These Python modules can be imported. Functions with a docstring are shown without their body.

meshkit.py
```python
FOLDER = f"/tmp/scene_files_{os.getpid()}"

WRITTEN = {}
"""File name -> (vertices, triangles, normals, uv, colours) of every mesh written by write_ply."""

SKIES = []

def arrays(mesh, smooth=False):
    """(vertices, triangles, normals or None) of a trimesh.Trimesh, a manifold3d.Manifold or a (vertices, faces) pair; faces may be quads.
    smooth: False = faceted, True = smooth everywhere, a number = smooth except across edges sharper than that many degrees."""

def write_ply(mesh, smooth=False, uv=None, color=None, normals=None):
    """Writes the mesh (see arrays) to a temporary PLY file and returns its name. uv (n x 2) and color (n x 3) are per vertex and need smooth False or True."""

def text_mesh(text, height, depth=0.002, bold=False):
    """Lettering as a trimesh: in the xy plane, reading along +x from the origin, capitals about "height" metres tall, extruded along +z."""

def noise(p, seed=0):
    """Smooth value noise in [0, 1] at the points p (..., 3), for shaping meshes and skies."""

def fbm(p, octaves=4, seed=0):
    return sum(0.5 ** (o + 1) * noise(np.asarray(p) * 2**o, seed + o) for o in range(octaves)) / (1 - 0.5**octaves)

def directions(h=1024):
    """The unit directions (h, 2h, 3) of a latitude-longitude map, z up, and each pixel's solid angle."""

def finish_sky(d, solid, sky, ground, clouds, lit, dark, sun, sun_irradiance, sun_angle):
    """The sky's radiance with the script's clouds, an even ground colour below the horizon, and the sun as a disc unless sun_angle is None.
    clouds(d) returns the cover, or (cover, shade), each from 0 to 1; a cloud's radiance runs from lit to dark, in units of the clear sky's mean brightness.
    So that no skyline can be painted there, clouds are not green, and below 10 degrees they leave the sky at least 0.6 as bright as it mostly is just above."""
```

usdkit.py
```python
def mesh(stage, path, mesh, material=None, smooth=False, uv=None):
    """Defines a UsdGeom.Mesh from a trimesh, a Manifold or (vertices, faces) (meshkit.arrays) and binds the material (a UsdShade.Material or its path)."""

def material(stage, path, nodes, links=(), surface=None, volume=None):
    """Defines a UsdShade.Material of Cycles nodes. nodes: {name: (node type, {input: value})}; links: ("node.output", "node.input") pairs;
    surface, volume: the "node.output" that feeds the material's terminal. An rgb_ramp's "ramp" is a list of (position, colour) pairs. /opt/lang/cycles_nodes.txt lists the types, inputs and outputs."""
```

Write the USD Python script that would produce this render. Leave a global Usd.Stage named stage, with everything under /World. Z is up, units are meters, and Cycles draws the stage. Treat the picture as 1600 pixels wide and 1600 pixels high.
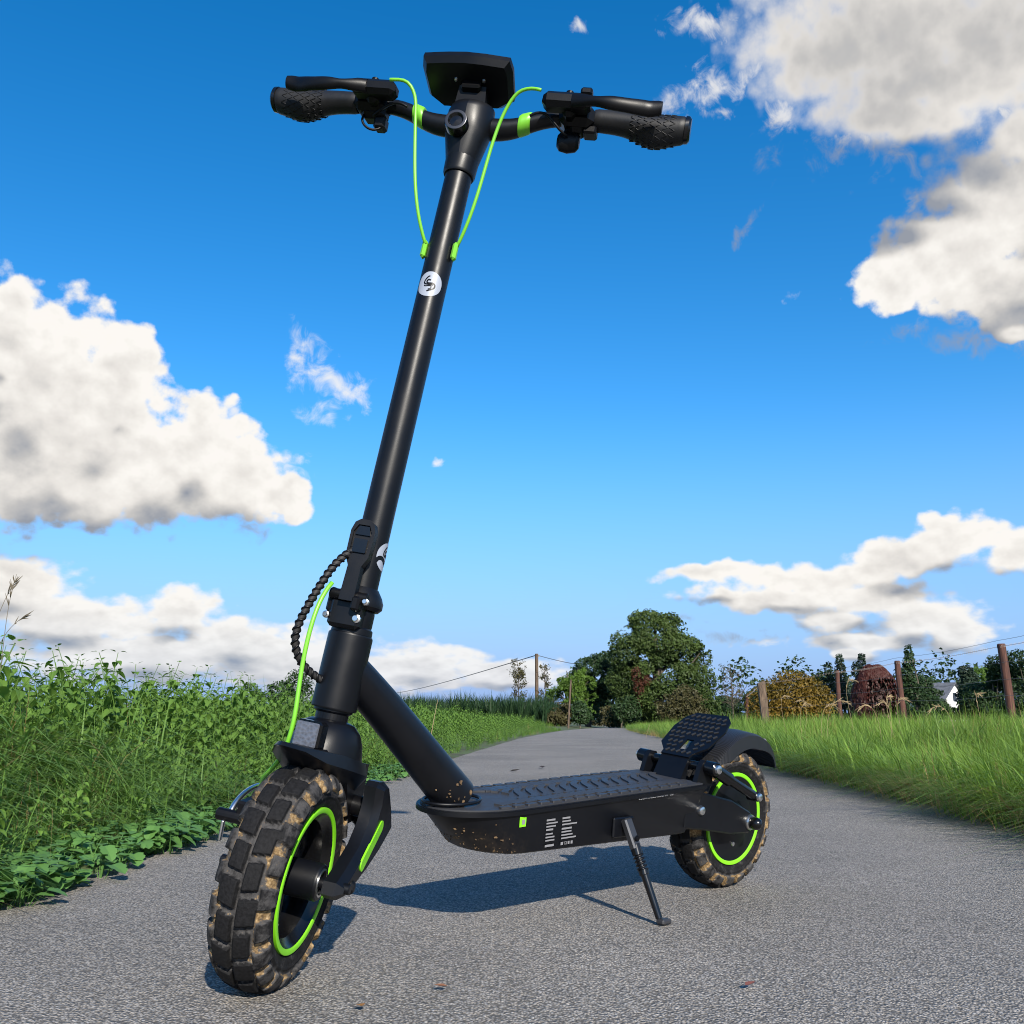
import math
import random

import numpy as np
import trimesh
from pxr import Gf, Sdf, Usd, UsdGeom, UsdLux, UsdShade, Vt

import meshkit
import usdkit

stage = Usd.Stage.CreateInMemory()
UsdGeom.SetStageUpAxis(stage, "Z")
UsdGeom.Xform.Define(stage, "/World")
R_ = np.radians
rng = np.random.default_rng(7)

# ------------------------------------------------------------------ camera
CAM_H, PITCH, FOCAL = 0.3188, 0.2219, 1426.62 / 1600
cam = UsdGeom.Camera.Define(stage, "/World/camera")
cam.CreateHorizontalApertureAttr(36.0)
cam.CreateVerticalApertureAttr(36.0)
cam.CreateFocalLengthAttr(36.0 * FOCAL)
cam.CreateClippingRangeAttr(Gf.Vec2f(0.02, 5000))
cam.CreateExposureAttr(1.0)
cam.CreateFStopAttr(0.0)
cam.AddTranslateOp().Set(Gf.Vec3d(0, 0, CAM_H))
cam.AddRotateXOp().Set(90 + math.degrees(PITCH))

# ------------------------------------------------------------------ sun and sky
SUN_AZ, SUN_EL = R_(163.0), R_(29.0)
SUN = np.array([math.sin(SUN_AZ) * math.cos(SUN_EL), math.cos(SUN_AZ) * math.cos(SUN_EL), math.sin(SUN_EL)])
sun = UsdLux.DistantLight.Define(stage, "/World/sun")
sun.CreateIntensityAttr(1.05)
sun.CreateNormalizeAttr(True)
sun.CreateAngleAttr(0.7)
sun.CreateColorAttr(Gf.Vec3f(1.0, 0.93, 0.82))
zax = SUN / np.linalg.norm(SUN)
xax = np.cross([0, 0, 1.0], zax); xax /= np.linalg.norm(xax)
yax = np.cross(zax, xax)
sun.AddTransformOp().Set(Gf.Matrix4d(*xax, 0, *yax, 0, *zax, 0, 0, 0, 50, 1))

# clouds: ellipses on the sky (azimuth from +y towards +x, elevation, half sizes, tilt; degrees)
CUMULUS = [(-32.7,16.3,6.3,7.3,9.8),(-28.4,18.4,4.9,5.2,9.2),(-27.4,14.9,4.6,3.9,7.3),(-30.3,20.2,2.9,2.7,10.7),(-25.1,17.4,3.8,5.4,7.6),(-24.1,20.3,2.2,2.2,8.3),(-21.8,14.8,5.4,3.9,5.6),(-19.4,16.6,2.6,3.0,5.5),(-17.3,14.3,3.6,2.9,-15.8),(-14.9,13.1,2.4,1.6,3.3),(-25.2,13.0,8.8,2.5,5.9),(-30.3,22.6,1.6,1.3,11.7),(-28.5,7.1,3.8,1.5,3.8),(-26.1,5.5,6.2,2.0,2.7),(-19.9,6.1,2.1,1.6,2.2),(-16.3,4.5,4.4,1.8,-8.7),(-21.6,3.5,8.9,1.8,1.4),(-12.5,3.1,6.1,2.3,0.7),(-5.5,3.2,4.7,1.5,0.3),(-0.4,2.6,4.6,1.2,0.0),(-9.4,2.4,7.7,1.4,0.4),(26.8,37.3,10.4,3.7,-13.7),(27.6,34.6,7.9,2.1,-13.8),(22.0,37.1,6.0,2.6,-11.1),(31.1,35.8,5.5,3.5,-16.0),(25.5,33.3,5.6,1.7,-12.4),(31.2,27.2,4.9,4.8,-13.9),(28.2,25.5,4.4,3.2,-11.8),(24.6,24.7,2.7,1.7,-9.9),(30.4,23.3,4.5,2.7,-12.0),(30.7,20.8,1.1,0.7,-11.2),(32.7,30.5,2.9,2.1,-15.7),(26.4,10.2,2.8,1.5,-4.9),(29.4,9.2,2.5,1.7,-5.1),(23.1,9.1,4.8,1.5,8.2),(17.6,8.1,5.9,1.1,1.4),(12.4,8.7,4.3,0.6,-1.9),(16.1,6.8,5.6,1.0,-6.0),(21.2,6.8,4.6,1.3,2.4),(24.1,5.4,4.0,1.5,-2.4),(19.3,5.6,2.3,1.0,-2.0),(26.0,4.8,1.9,1.6,-2.3),(20.9,4.2,3.8,0.7,-1.6),(20.4,3.4,1.5,0.5,-1.3)]
WISPS = [(-14.3,15.1,1.3,1.1,3.6),(-16.4,11.4,1.4,0.8,3.2),(-13.8,21.9,1.2,2.3,24.8),(-13.0,20.6,1.6,1.5,4.3),(-11.1,20.1,2.9,1.0,-18.4),(-12.3,18.5,1.8,1.0,3.7),(14.0,36.7,5.2,1.2,18.1),(23.5,32.7,4.2,1.6,-11.2),(18.2,34.0,1.1,2.3,-23.7),(31.2,32.4,2.0,1.8,-15.4),(-5.2,15.9,0.6,0.4,1.3),(15.5,28.9,1.4,0.5,28.2),(18.6,24.8,0.6,0.4,-7.3),(4.7,40.7,1.0,0.6,-2.4),(13.3,40.0,2.7,0.9,-6.7),(27.7,21.0,4.4,1.0,-10.0),(14.7,35.3,1.3,0.5,-7.1),(-17.7,18.3,0.9,0.9,5.4),(14.8,4.6,3.0,0.5,-1.2),(9.9,5.8,2.3,0.3,-1.0),(25.8,29.1,0.7,1.1,-31.6)]
crng = np.random.default_rng(3)
for k in range(16):                                                 # the same kind of sky all the way round
    a = 52 + 256 * (k + crng.uniform(0, 0.8)) / 16
    e = crng.uniform(5, 36)
    s = crng.uniform(0.7, 1.2)
    CUMULUS.append(((a + 180) % 360 - 180, e, 9 * s, (1.2 + 0.12 * e) * s, crng.uniform(-6, 6)))

SKY_STRENGTH = 0.1
nodes, links = {}, []


def N(name, kind, _in=(), **inputs):
    nodes[name] = (kind, inputs)
    for src, dst in dict(_in).items() if isinstance(_in, dict) else ():
        links.append((dst, f"{name}.{src}"))
    return name


def M(name, op, a, b=None, c=None, clamp=False):
    ins, vals = {}, {"math_type": op}
    if clamp:
        vals["use_clamp"] = True
    for key, x in (("value1", a), ("value2", b), ("value3", c)):
        if x is None:
            continue
        if isinstance(x, str):
            ins[key] = x
        else:
            vals[key] = float(x)
    N(name, "math", ins, **vals)
    return f"{name}.value"


N("tc", "texture_coordinate")
N("dir", "vector_math", {"vector1": "tc.generated"}, math_type="normalize")
N("xyz", "separate_xyz", {"vector": "dir.vector"})
az = M("az", "multiply", M("az0", "arctan2", "xyz.x", "xyz.y"), 180 / math.pi)
el = M("el", "multiply", M("el0", "arcsine", "xyz.z"), 180 / math.pi)
N("ae", "combine_xyz", {"x": az, "y": el})
# billows get finer towards the horizon, where clouds are far away


def drawn_out(tag, vec):
    """Azimuth and elevation with the elevation stretched towards the horizon."""
    N(tag + "s", "separate_xyz", {"vector": vec})
    lo = M(tag + "lo", "minimum", M(tag + "lm", "maximum", tag + "s.y", 0.3), 15.0)
    hi = M(tag + "hi", "maximum", M(tag + "hs", "subtract", tag + "s.y", 15.0), 0.0)
    N(tag, "combine_xyz", {"x": M(tag + "x", "multiply", tag + "s.x", 0.95), "y": M(tag + "y", "multiply_add", M(tag + "p", "power", lo, 0.55), 6.15, hi)})
    return tag + ".vector"


drawn_out("nco", "ae.vector")


def noise_at(tag, vec, scale, detail, rough, distort=0.0):
    N(tag, "noise_texture", {"vector": vec}, scale=scale, detail=detail, roughness=rough, distortion=distort, dimensions="3D")
    return f"{tag}.fac"


def field(tag, vec, nvec):
    """Height of the cloud field at an azimuth-elevation vector: above zero inside a cloud."""
    warp_c = N(tag + "wn", "noise_texture", {"vector": vec}, scale=0.22, detail=3.0, roughness=0.55)
    N(tag + "wo", "vector_math", {"vector1": tag + "wn.color"}, math_type="subtract", vector2=(0.5, 0.5, 0.5))
    N(tag + "wm", "vector_math", {"vector1": tag + "wo.vector"}, math_type="multiply", vector2=(3.0, 1.6, 0.0))
    N(tag + "wv", "vector_math", {"vector1": vec, "vector2": tag + "wm.vector"}, math_type="add")
    turned, best = {}, None
    for i, (a, e, wa, we, rot) in enumerate(CUMULUS):
        rot = round(rot / 7) * 7
        c, s = math.cos(math.radians(rot)), math.sin(math.radians(rot))
        if rot not in turned:
            turned[rot] = f"{tag}wv.vector" if rot == 0 else f"{tag}r{len(turned)}.vector"
            if rot:
                N(turned[rot][:-7], "vector_rotate", {"vector": tag + "wv.vector"}, rotate_type="z_axis", angle=-math.radians(rot))
        N(f"{tag}m{i}", "vector_math", {"vector1": turned[rot]}, math_type="multiply_add", vector2=(1 / wa, 1 / we, 0), vector3=(-(c * a + s * e) / wa, -(c * e - s * a) / we, 0))
        N(f"{tag}l{i}", "vector_math", {"vector1": f"{tag}m{i}.vector"}, math_type="length")
        best = f"{tag}l{i}.value" if best is None else M(f"{tag}b{i}", "smoothmin", best, f"{tag}l{i}.value", 0.34)
    f0 = M(tag + "f0", "subtract", 1.0, best)
    n1 = noise_at(tag + "n1", nvec, 0.42, 6.0, 0.58)
    N(tag + "vo", "voronoi_texture", {"vector": nvec}, feature="smooth_f1", scale=0.62, smoothness=0.35, detail=1.0, roughness=0.55, dimensions="2D")
    puff = M(tag + "pf", "multiply", M(tag + "pf0", "subtract", 0.52, tag + "vo.distance"), 0.40)
    return M(tag + "fin", "add", M(tag + "fn", "add", f0, puff), M(tag + "n1m", "multiply", M(tag + "n1o", "subtract", n1, 0.46), 1.15)), f0


fA, sA = field("A", "ae.vector", "nco.vector")
N("upo", "combine_xyz", {"y": M("upy", "multiply_add", el, 0.22, 0.35)}, x=0.3)
N("up", "vector_math", {"vector1": "ae.vector", "vector2": "upo.vector"}, math_type="add")
drawn_out("ncb", "up.vector")
fB, sB = field("B", "up.vector", "ncb.vector")
N("lift", "map_range", {"value": el}, range_type="smoothstep", from_min=24.0, from_max=36.0, to_min=0.0, to_max=0.36)
low_n = noise_at("lown", "nco.vector", 0.16, 2.0, 0.5)
N("tup", "vector_math", {"vector1": "nco.vector"}, math_type="add", vector2=(0.15, 0.6, 0))
tx = M("tx", "subtract", noise_at("tx1", "tup.vector", 0.5, 4.0, 0.55), noise_at("tx0", "nco.vector", 0.5, 4.0, 0.55))
N("feather", "map_range", {"value": el}, range_type="smoothstep", from_min=26.0, from_max=35.0, to_min=0.26, to_max=0.55)
N("feather3", "map_range", {"value": el}, range_type="smoothstep", from_min=13.0, from_max=6.0, to_min=0.0, to_max=0.16)
N("feather2", "map_range", {"value": el}, range_type="smoothstep", from_min=26.0, from_max=35.0, to_min=-0.03, to_max=-0.32)
N("cov", "map_range", {"value": fA, "from_max": M("feath", "add", "feather.result", "feather3.result"), "from_min": "feather2.result"}, range_type="smoothstep", to_min=0.0, to_max=1.0)
# wisps: torn, half transparent
wbest = None
N("wwn", "noise_texture", {"vector": "ae.vector"}, scale=0.3, detail=4.0, roughness=0.6)
N("wwo", "vector_math", {"vector1": "wwn.color"}, math_type="subtract", vector2=(0.5, 0.5, 0.5))
N("wwm", "vector_math", {"vector1": "wwo.vector"}, math_type="multiply", vector2=(4.0, 3.0, 0.0))
N("wwv", "vector_math", {"vector1": "ae.vector", "vector2": "wwm.vector"}, math_type="add")
for i, (a, e, wa, we, rot) in enumerate(WISPS):
    c, s = math.cos(math.radians(rot)), math.sin(math.radians(rot))
    if i == 0 or rot != WISPS[i - 1][4]:
        N(f"wr{i}", "vector_rotate", {"vector": "wwv.vector"}, rotate_type="z_axis", angle=-math.radians(rot))
    N(f"wm{i}", "vector_math", {"vector1": f"wr{i}.vector"}, math_type="multiply_add", vector2=(0.8 / wa, 0.8 / we, 0), vector3=(-(c * a + s * e) * 0.8 / wa, -(c * e - s * a) * 0.8 / we, 0))
    N(f"wl{i}", "vector_math", {"vector1": f"wm{i}.vector"}, math_type="length")
    wbest = f"wl{i}.value" if wbest is None else M(f"wb{i}", "minimum", wbest, f"wl{i}.value")
wn = noise_at("wn2", "ae.vector", 0.55, 7.0, 0.62, 0.6)
wf = M("wf", "add", M("wf0", "subtract", 1.0, wbest), M("wf1", "multiply", M("wf2", "subtract", wn, 0.52), 3.2))
N("wcov", "map_range", {"value": wf}, range_type="smoothstep", from_min=0.15, from_max=1.3, to_min=0.0, to_max=0.8)
covall = M("covall", "maximum", "cov.result", "wcov.result")
# shade: undersides and thick hearts are grey, tops towards the sun are bright
grad = M("grad", "subtract", fB, fA)
base = M("base", "subtract", sB, sA)
N("sh1", "map_range", {"value": grad}, range_type="smoothstep", from_min=-0.6, from_max=1.3, to_min=0.0, to_max=0.3)
N("sh0", "map_range", {"value": base}, range_type="smoothstep", from_min=-0.15, from_max=0.75, to_min=0.0, to_max=0.85)
N("sh2", "map_range", {"value": fA}, range_type="smoothstep", from_min=0.15, from_max=1.1, to_min=0.0, to_max=0.3)
tex = M("tex", "add", M("texa", "multiply", tx, M("texk", "multiply_add", "lift.result", -1.5, 0.65)), M("texb", "multiply_add", low_n, 0.6, -0.34))
shade = M("shade", "add", M("shadet", "add", M("shade0", "add", M("shm", "add", "sh1.result", "sh0.result"), "sh2.result"), M("shl", "multiply", "lift.result", "cov.result")), tex, clamp=True)
N("ccol", "rgb_ramp", {"fac": shade}, ramp=[(0.0, (4.9, 4.75, 4.5)), (0.3, (4.0, 3.85, 3.65)), (0.6, (2.8, 2.75, 2.7)), (1.0, (1.55, 1.68, 1.95))])
N("haze", "map_range", {"value": el}, range_type="smoothstep", from_min=0.0, from_max=8.0, to_min=0.25, to_max=0.0)
N("sky", "sky_texture", {}, sky_type="single_scattering", sun_disc=False, sun_elevation=SUN_EL, sun_rotation=SUN_AZ, altitude=100.0, air_density=1.0, aerosol_density=0.25, ozone_density=3.0)
N("band", "map_range", {"value": el}, range_type="smoothstep", from_min=-2.0, from_max=20.0, to_min=1.0, to_max=0.0)
N("pale", "mix_color", {"a": "sky.color", "fac": "band.result"}, blend_type="mix", use_clamp=False, b=(2.0, 2.6, 4.1))
N("skyhsv", "hsv", {"color": "pale.result"}, hue=0.5, saturation=1.38, value=1.02)
N("hazed", "mix_color", {"a": "ccol.color", "b": "skyhsv.color", "fac": "haze.result"}, blend_type="mix", use_clamp=False)
N("final", "mix_color", {"a": "skyhsv.color", "b": "hazed.result", "fac": covall}, blend_type="mix", use_clamp=False)
N("bg", "background_shader", {"color": "final.result"}, strength=SKY_STRENGTH)
skymat = usdkit.material(stage, "/World/Looks/sky_air", nodes, links, surface="bg.background")
dome = UsdLux.DomeLight.Define(stage, "/World/sky")
UsdShade.MaterialBindingAPI.Apply(dome.GetPrim()).Bind(skymat)

# ------------------------------------------------------------------ helpers
TAKEN = {}


def numbered(path):
    k = TAKEN.get(path, 0)
    TAKEN[path] = k + 1
    return path if k == 0 else f"{path}_{k:03d}"


def tag(prim, label=None, category=None, group=None, kind=None):
    prim = prim.GetPrim() if hasattr(prim, "GetPrim") else prim
    for key, val in (("label", label), ("category", category), ("group", group), ("kind", kind)):
        if val:
            prim.SetCustomDataByKey(key, val)
    return prim


def obj(name, mesh, mat, parent="/World", smooth=False):
    path = numbered(f"{parent}/{name}")
    usdkit.mesh(stage, path, mesh, mat, smooth=smooth)
    return path


def thing(name, label=None, category=None, group=None, kind=None, loc=(0, 0, 0), rotz=0.0, matrix=None, parent="/World"):
    path = numbered(f"{parent}/{name}")
    x = UsdGeom.Xform.Define(stage, path)
    if matrix is not None:
        x.AddTransformOp().Set(Gf.Matrix4d(*np.asarray(matrix, float).T.ravel().tolist()))
    else:
        x.AddTranslateOp().Set(Gf.Vec3d(*map(float, loc)))
        if rotz:
            x.AddRotateZOp().Set(math.degrees(rotz))
    tag(x, label, category, group, kind)
    return path


def copy_of(path, name, label, category, group, loc, rotz=0.0, scale=1.0, tilt=(0.0, 0.0)):
    new = numbered(f"/World/{name}")
    x = UsdGeom.Xform.Define(stage, new)
    x.GetPrim().GetReferences().AddInternalReference(path)
    x.GetPrim().SetInstanceable(True)
    x.ClearXformOpOrder()
    x.AddTranslateOp(opSuffix="at").Set(Gf.Vec3d(*map(float, loc)))
    x.AddRotateXYZOp(opSuffix="turn").Set(Gf.Vec3f(float(tilt[0]), float(tilt[1]), math.degrees(rotz)))
    x.AddScaleOp(opSuffix="size").Set(Gf.Vec3f(scale, scale, scale))
    tag(x, label, category, group)
    return new


def scatter(name, protos, points, yaw, scale, which, label, category, tilt=None, kind="stuff"):
    """One PointInstancer that stands for what nobody could count."""
    path = numbered(f"/World/{name}")
    pi = UsdGeom.PointInstancer.Define(stage, path)
    targets = []
    for pname, mesh, mat in protos:
        targets.append(obj(pname, mesh, mat, path))
    pi.CreatePrototypesRel().SetTargets(targets)
    pi.CreatePositionsAttr(Vt.Vec3fArray.FromNumpy(np.asarray(points, np.float32)))
    pi.CreateProtoIndicesAttr(Vt.IntArray.FromNumpy(np.asarray(which, np.int32)))
    h = np.asarray(yaw) / 2
    q = np.stack([np.zeros_like(h), np.zeros_like(h), np.sin(h), np.cos(h)], 1)
    if tilt is not None:                                            # lean about a horizontal axis, before the turn
        ax, amount = tilt
        t = np.stack([np.cos(ax) * np.sin(amount / 2), np.sin(ax) * np.sin(amount / 2), 0 * amount, np.cos(amount / 2)], 1)
        a, b = t, q
        q = np.stack([a[:, 3] * b[:, 0] + a[:, 0] * b[:, 3] + a[:, 1] * b[:, 2] - a[:, 2] * b[:, 1],
                      a[:, 3] * b[:, 1] - a[:, 0] * b[:, 2] + a[:, 1] * b[:, 3] + a[:, 2] * b[:, 0],
                      a[:, 3] * b[:, 2] + a[:, 0] * b[:, 1] - a[:, 1] * b[:, 0] + a[:, 2] * b[:, 3],
                      a[:, 3] * b[:, 3] - a[:, 0] * b[:, 0] - a[:, 1] * b[:, 1] - a[:, 2] * b[:, 2]], 1)
    pi.CreateOrientationsAttr(Vt.QuathArray([Gf.Quath(float(w), float(x), float(y), float(z)) for x, y, z, w in q]))
    s = np.asarray(scale, np.float32)
    pi.CreateScalesAttr(Vt.Vec3fArray.FromNumpy(np.stack([s, s, s], 1) if s.ndim == 1 else s))
    tag(pi, label, category, kind=kind)
    return path


def tube(points, radii, sides=8, caps=True):
    p = np.asarray(points, float)
    r = np.broadcast_to(np.asarray(radii, float), (len(p),))
    t = np.gradient(p, axis=0)
    t /= np.linalg.norm(t, axis=1, keepdims=True) + 1e-12
    ref = np.array([0, 0, 1.0]) if abs(t[0, 2]) < 0.9 else np.array([1.0, 0, 0])
    a = np.cross(t[0], ref); a /= np.linalg.norm(a)
    A = []
    for k in range(len(p)):
        a = a - t[k] * (a @ t[k]); a /= np.linalg.norm(a) + 1e-12
        A.append(a)
    A = np.array(A); B = np.cross(t, A)
    th = np.arange(sides) * 2 * np.pi / sides
    v = (p[:, None] + r[:, None, None] * (np.cos(th)[None, :, None] * A[:, None] + np.sin(th)[None, :, None] * B[:, None])).reshape(-1, 3)
    i, j = np.meshgrid(np.arange(len(p) - 1), np.arange(sides), indexing="ij")
    q = np.stack([i * sides + j, i * sides + (j + 1) % sides, (i + 1) * sides + (j + 1) % sides, (i + 1) * sides + j], -1).reshape(-1, 4)
    f = np.vstack([q[:, [0, 1, 2]], q[:, [0, 2, 3]]])
    if caps:
        n = len(v)
        v = np.vstack([v, p[0], p[-1]])
        k = np.arange(sides)
        f = np.vstack([f, np.stack([np.full(sides, n), (k + 1) % sides, k], 1), np.stack([np.full(sides, n + 1), (len(p) - 1) * sides + k, (len(p) - 1) * sides + (k + 1) % sides], 1)])
    return trimesh.Trimesh(v, f, process=False)


def spline(points, n=24):
    from scipy.interpolate import CubicSpline
    p = np.asarray(points, float)
    s = np.r_[0, np.cumsum(np.linalg.norm(np.diff(p, axis=0), axis=1))]
    return CubicSpline(s, p)(np.linspace(0, s[-1], n))


def smoothstep(a, b, x):
    t = np.clip((x - a) / (b - a), 0, 1)
    return t * t * (3 - 2 * t)


cat = trimesh.util.concatenate
LOOKS = "/World/Looks/"


def mat(name, color, rough=0.5, **kw):
    return usdkit.material(stage, LOOKS + name, {"p": ("principled_bsdf", {"base_color": color, "roughness": rough, **kw})}, [], surface="p.BSDF")


def leaf_mat(name, ramp, patch_scale=1.5, rough=0.55, trans=0.35, patch=0.35, spec=0.3):
    """Leaves and blades: colour by leaf and by patch, some light passing through."""
    return usdkit.material(stage, LOOKS + name, {
        "g": ("geometry", {}),
        "n": ("noise_texture", {"scale": patch_scale, "detail": 3.0}),
        "m1": ("math", {"math_type": "multiply", "value2": 1 - patch}),
        "m2": ("math", {"math_type": "multiply_add", "value2": patch * 2.2, "value3": -patch * 0.6}),
        "a": ("math", {"math_type": "add", "use_clamp": True}),
        "r": ("rgb_ramp", {"ramp": ramp}),
        "t": ("hsv", {"hue": 0.485, "saturation": 1.1, "value": 1.25}),
        "p": ("principled_bsdf", {"roughness": rough, "specular_ior_level": spec}),
        "tr": ("translucent_bsdf", {}),
        "x": ("mix_closure", {"fac": trans}),
    }, [("g.position", "n.vector"), ("g.random_per_island", "m1.value1"), ("n.fac", "m2.value1"), ("m1.value", "a.value1"), ("m2.value", "a.value2"), ("a.value", "r.fac"),
        ("r.color", "p.base_color"), ("r.color", "t.color"), ("t.color", "tr.color"), ("p.BSDF", "x.closure1"), ("tr.BSDF", "x.closure2")], surface="x.closure")


# ------------------------------------------------------------------ ground and road
YK = np.array([-80, 15, 30, 60, 120, 300, 900.0])
ZK = np.array([0, 0, -0.09, -0.32, -0.72, -1.2, -1.6])


def base_z(y):
    return np.interp(y, YK, ZK)


def road_c(y):
    y = np.asarray(y, float)
    return 0.36 + 0.07 * (y - 3) + 0.0006 * np.clip(y - 3, 0, 80) ** 2


def wob(y, s):
    return 0.04 * (meshkit.fbm(np.stack([y * 1.7, 0 * y + s, 0 * y], -1), 4) - 0.5)


def road_l(y):
    return road_c(y) - 1.18 + wob(np.asarray(y, float), 3.3)


def road_r(y):
    return road_c(y) + 1.18 + wob(np.asarray(y, float), 9.1)


def ground_z(x, y):
    x, y = np.asarray(x, float), np.asarray(y, float)
    dl, dr = road_l(y) - x, x - road_r(y)
    inside = smoothstep(-0.03, -0.15, np.maximum(dl, dr))
    return base_z(y) - 0.03 * inside + 0.12 * smoothstep(0.15, 1.3, dl) + 0.05 * smoothstep(0.1, 1.2, dr)


def sheet(xs, ys, zf):
    X, Y = np.meshgrid(xs, ys)
    v = np.stack([X, Y, zf(X, Y)], -1).reshape(-1, 3)
    n, m = len(ys), len(xs)
    i, j = np.meshgrid(np.arange(n - 1), np.arange(m - 1), indexing="ij")
    a = i * m + j
    return v, np.stack([a, a + 1, a + m + 1, a + m], -1).reshape(-1, 4)


soil = usdkit.material(stage, LOOKS + "soil_and_turf", {
    "g": ("geometry", {}), "n": ("noise_texture", {"scale": 3.0, "detail": 6.0}), "r": ("rgb_ramp", {"ramp": [(0.3, (0.035, 0.03, 0.018)), (0.5, (0.05, 0.065, 0.02)), (0.7, (0.06, 0.1, 0.025))]}),
    "b": ("bump", {"strength": 0.8, "distance": 0.03}), "p": ("principled_bsdf", {"roughness": 0.95})},
    [("g.position", "n.vector"), ("n.fac", "r.fac"), ("r.color", "p.base_color"), ("n.fac", "b.height"), ("b.normal", "p.normal")], surface="p.BSDF")
xs = np.unique(np.round(np.r_[np.linspace(-500, -20, 14), np.linspace(-20, -3, 18), np.linspace(-3, 4, 71), np.linspace(4, 20, 17), np.linspace(20, 500, 14)], 4))
ys = np.unique(np.round(np.r_[-80, -40, -20, -10, np.linspace(-5, 15, 101), np.linspace(15, 60, 91), np.linspace(60, 120, 31), 150, 200, 300, 450, 600, 900], 4))
tag(usdkit.mesh(stage, "/World/ground", sheet(xs, ys, ground_z), soil, smooth=True), "verge and field ground either side of the lane", "ground", kind="structure")

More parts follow.
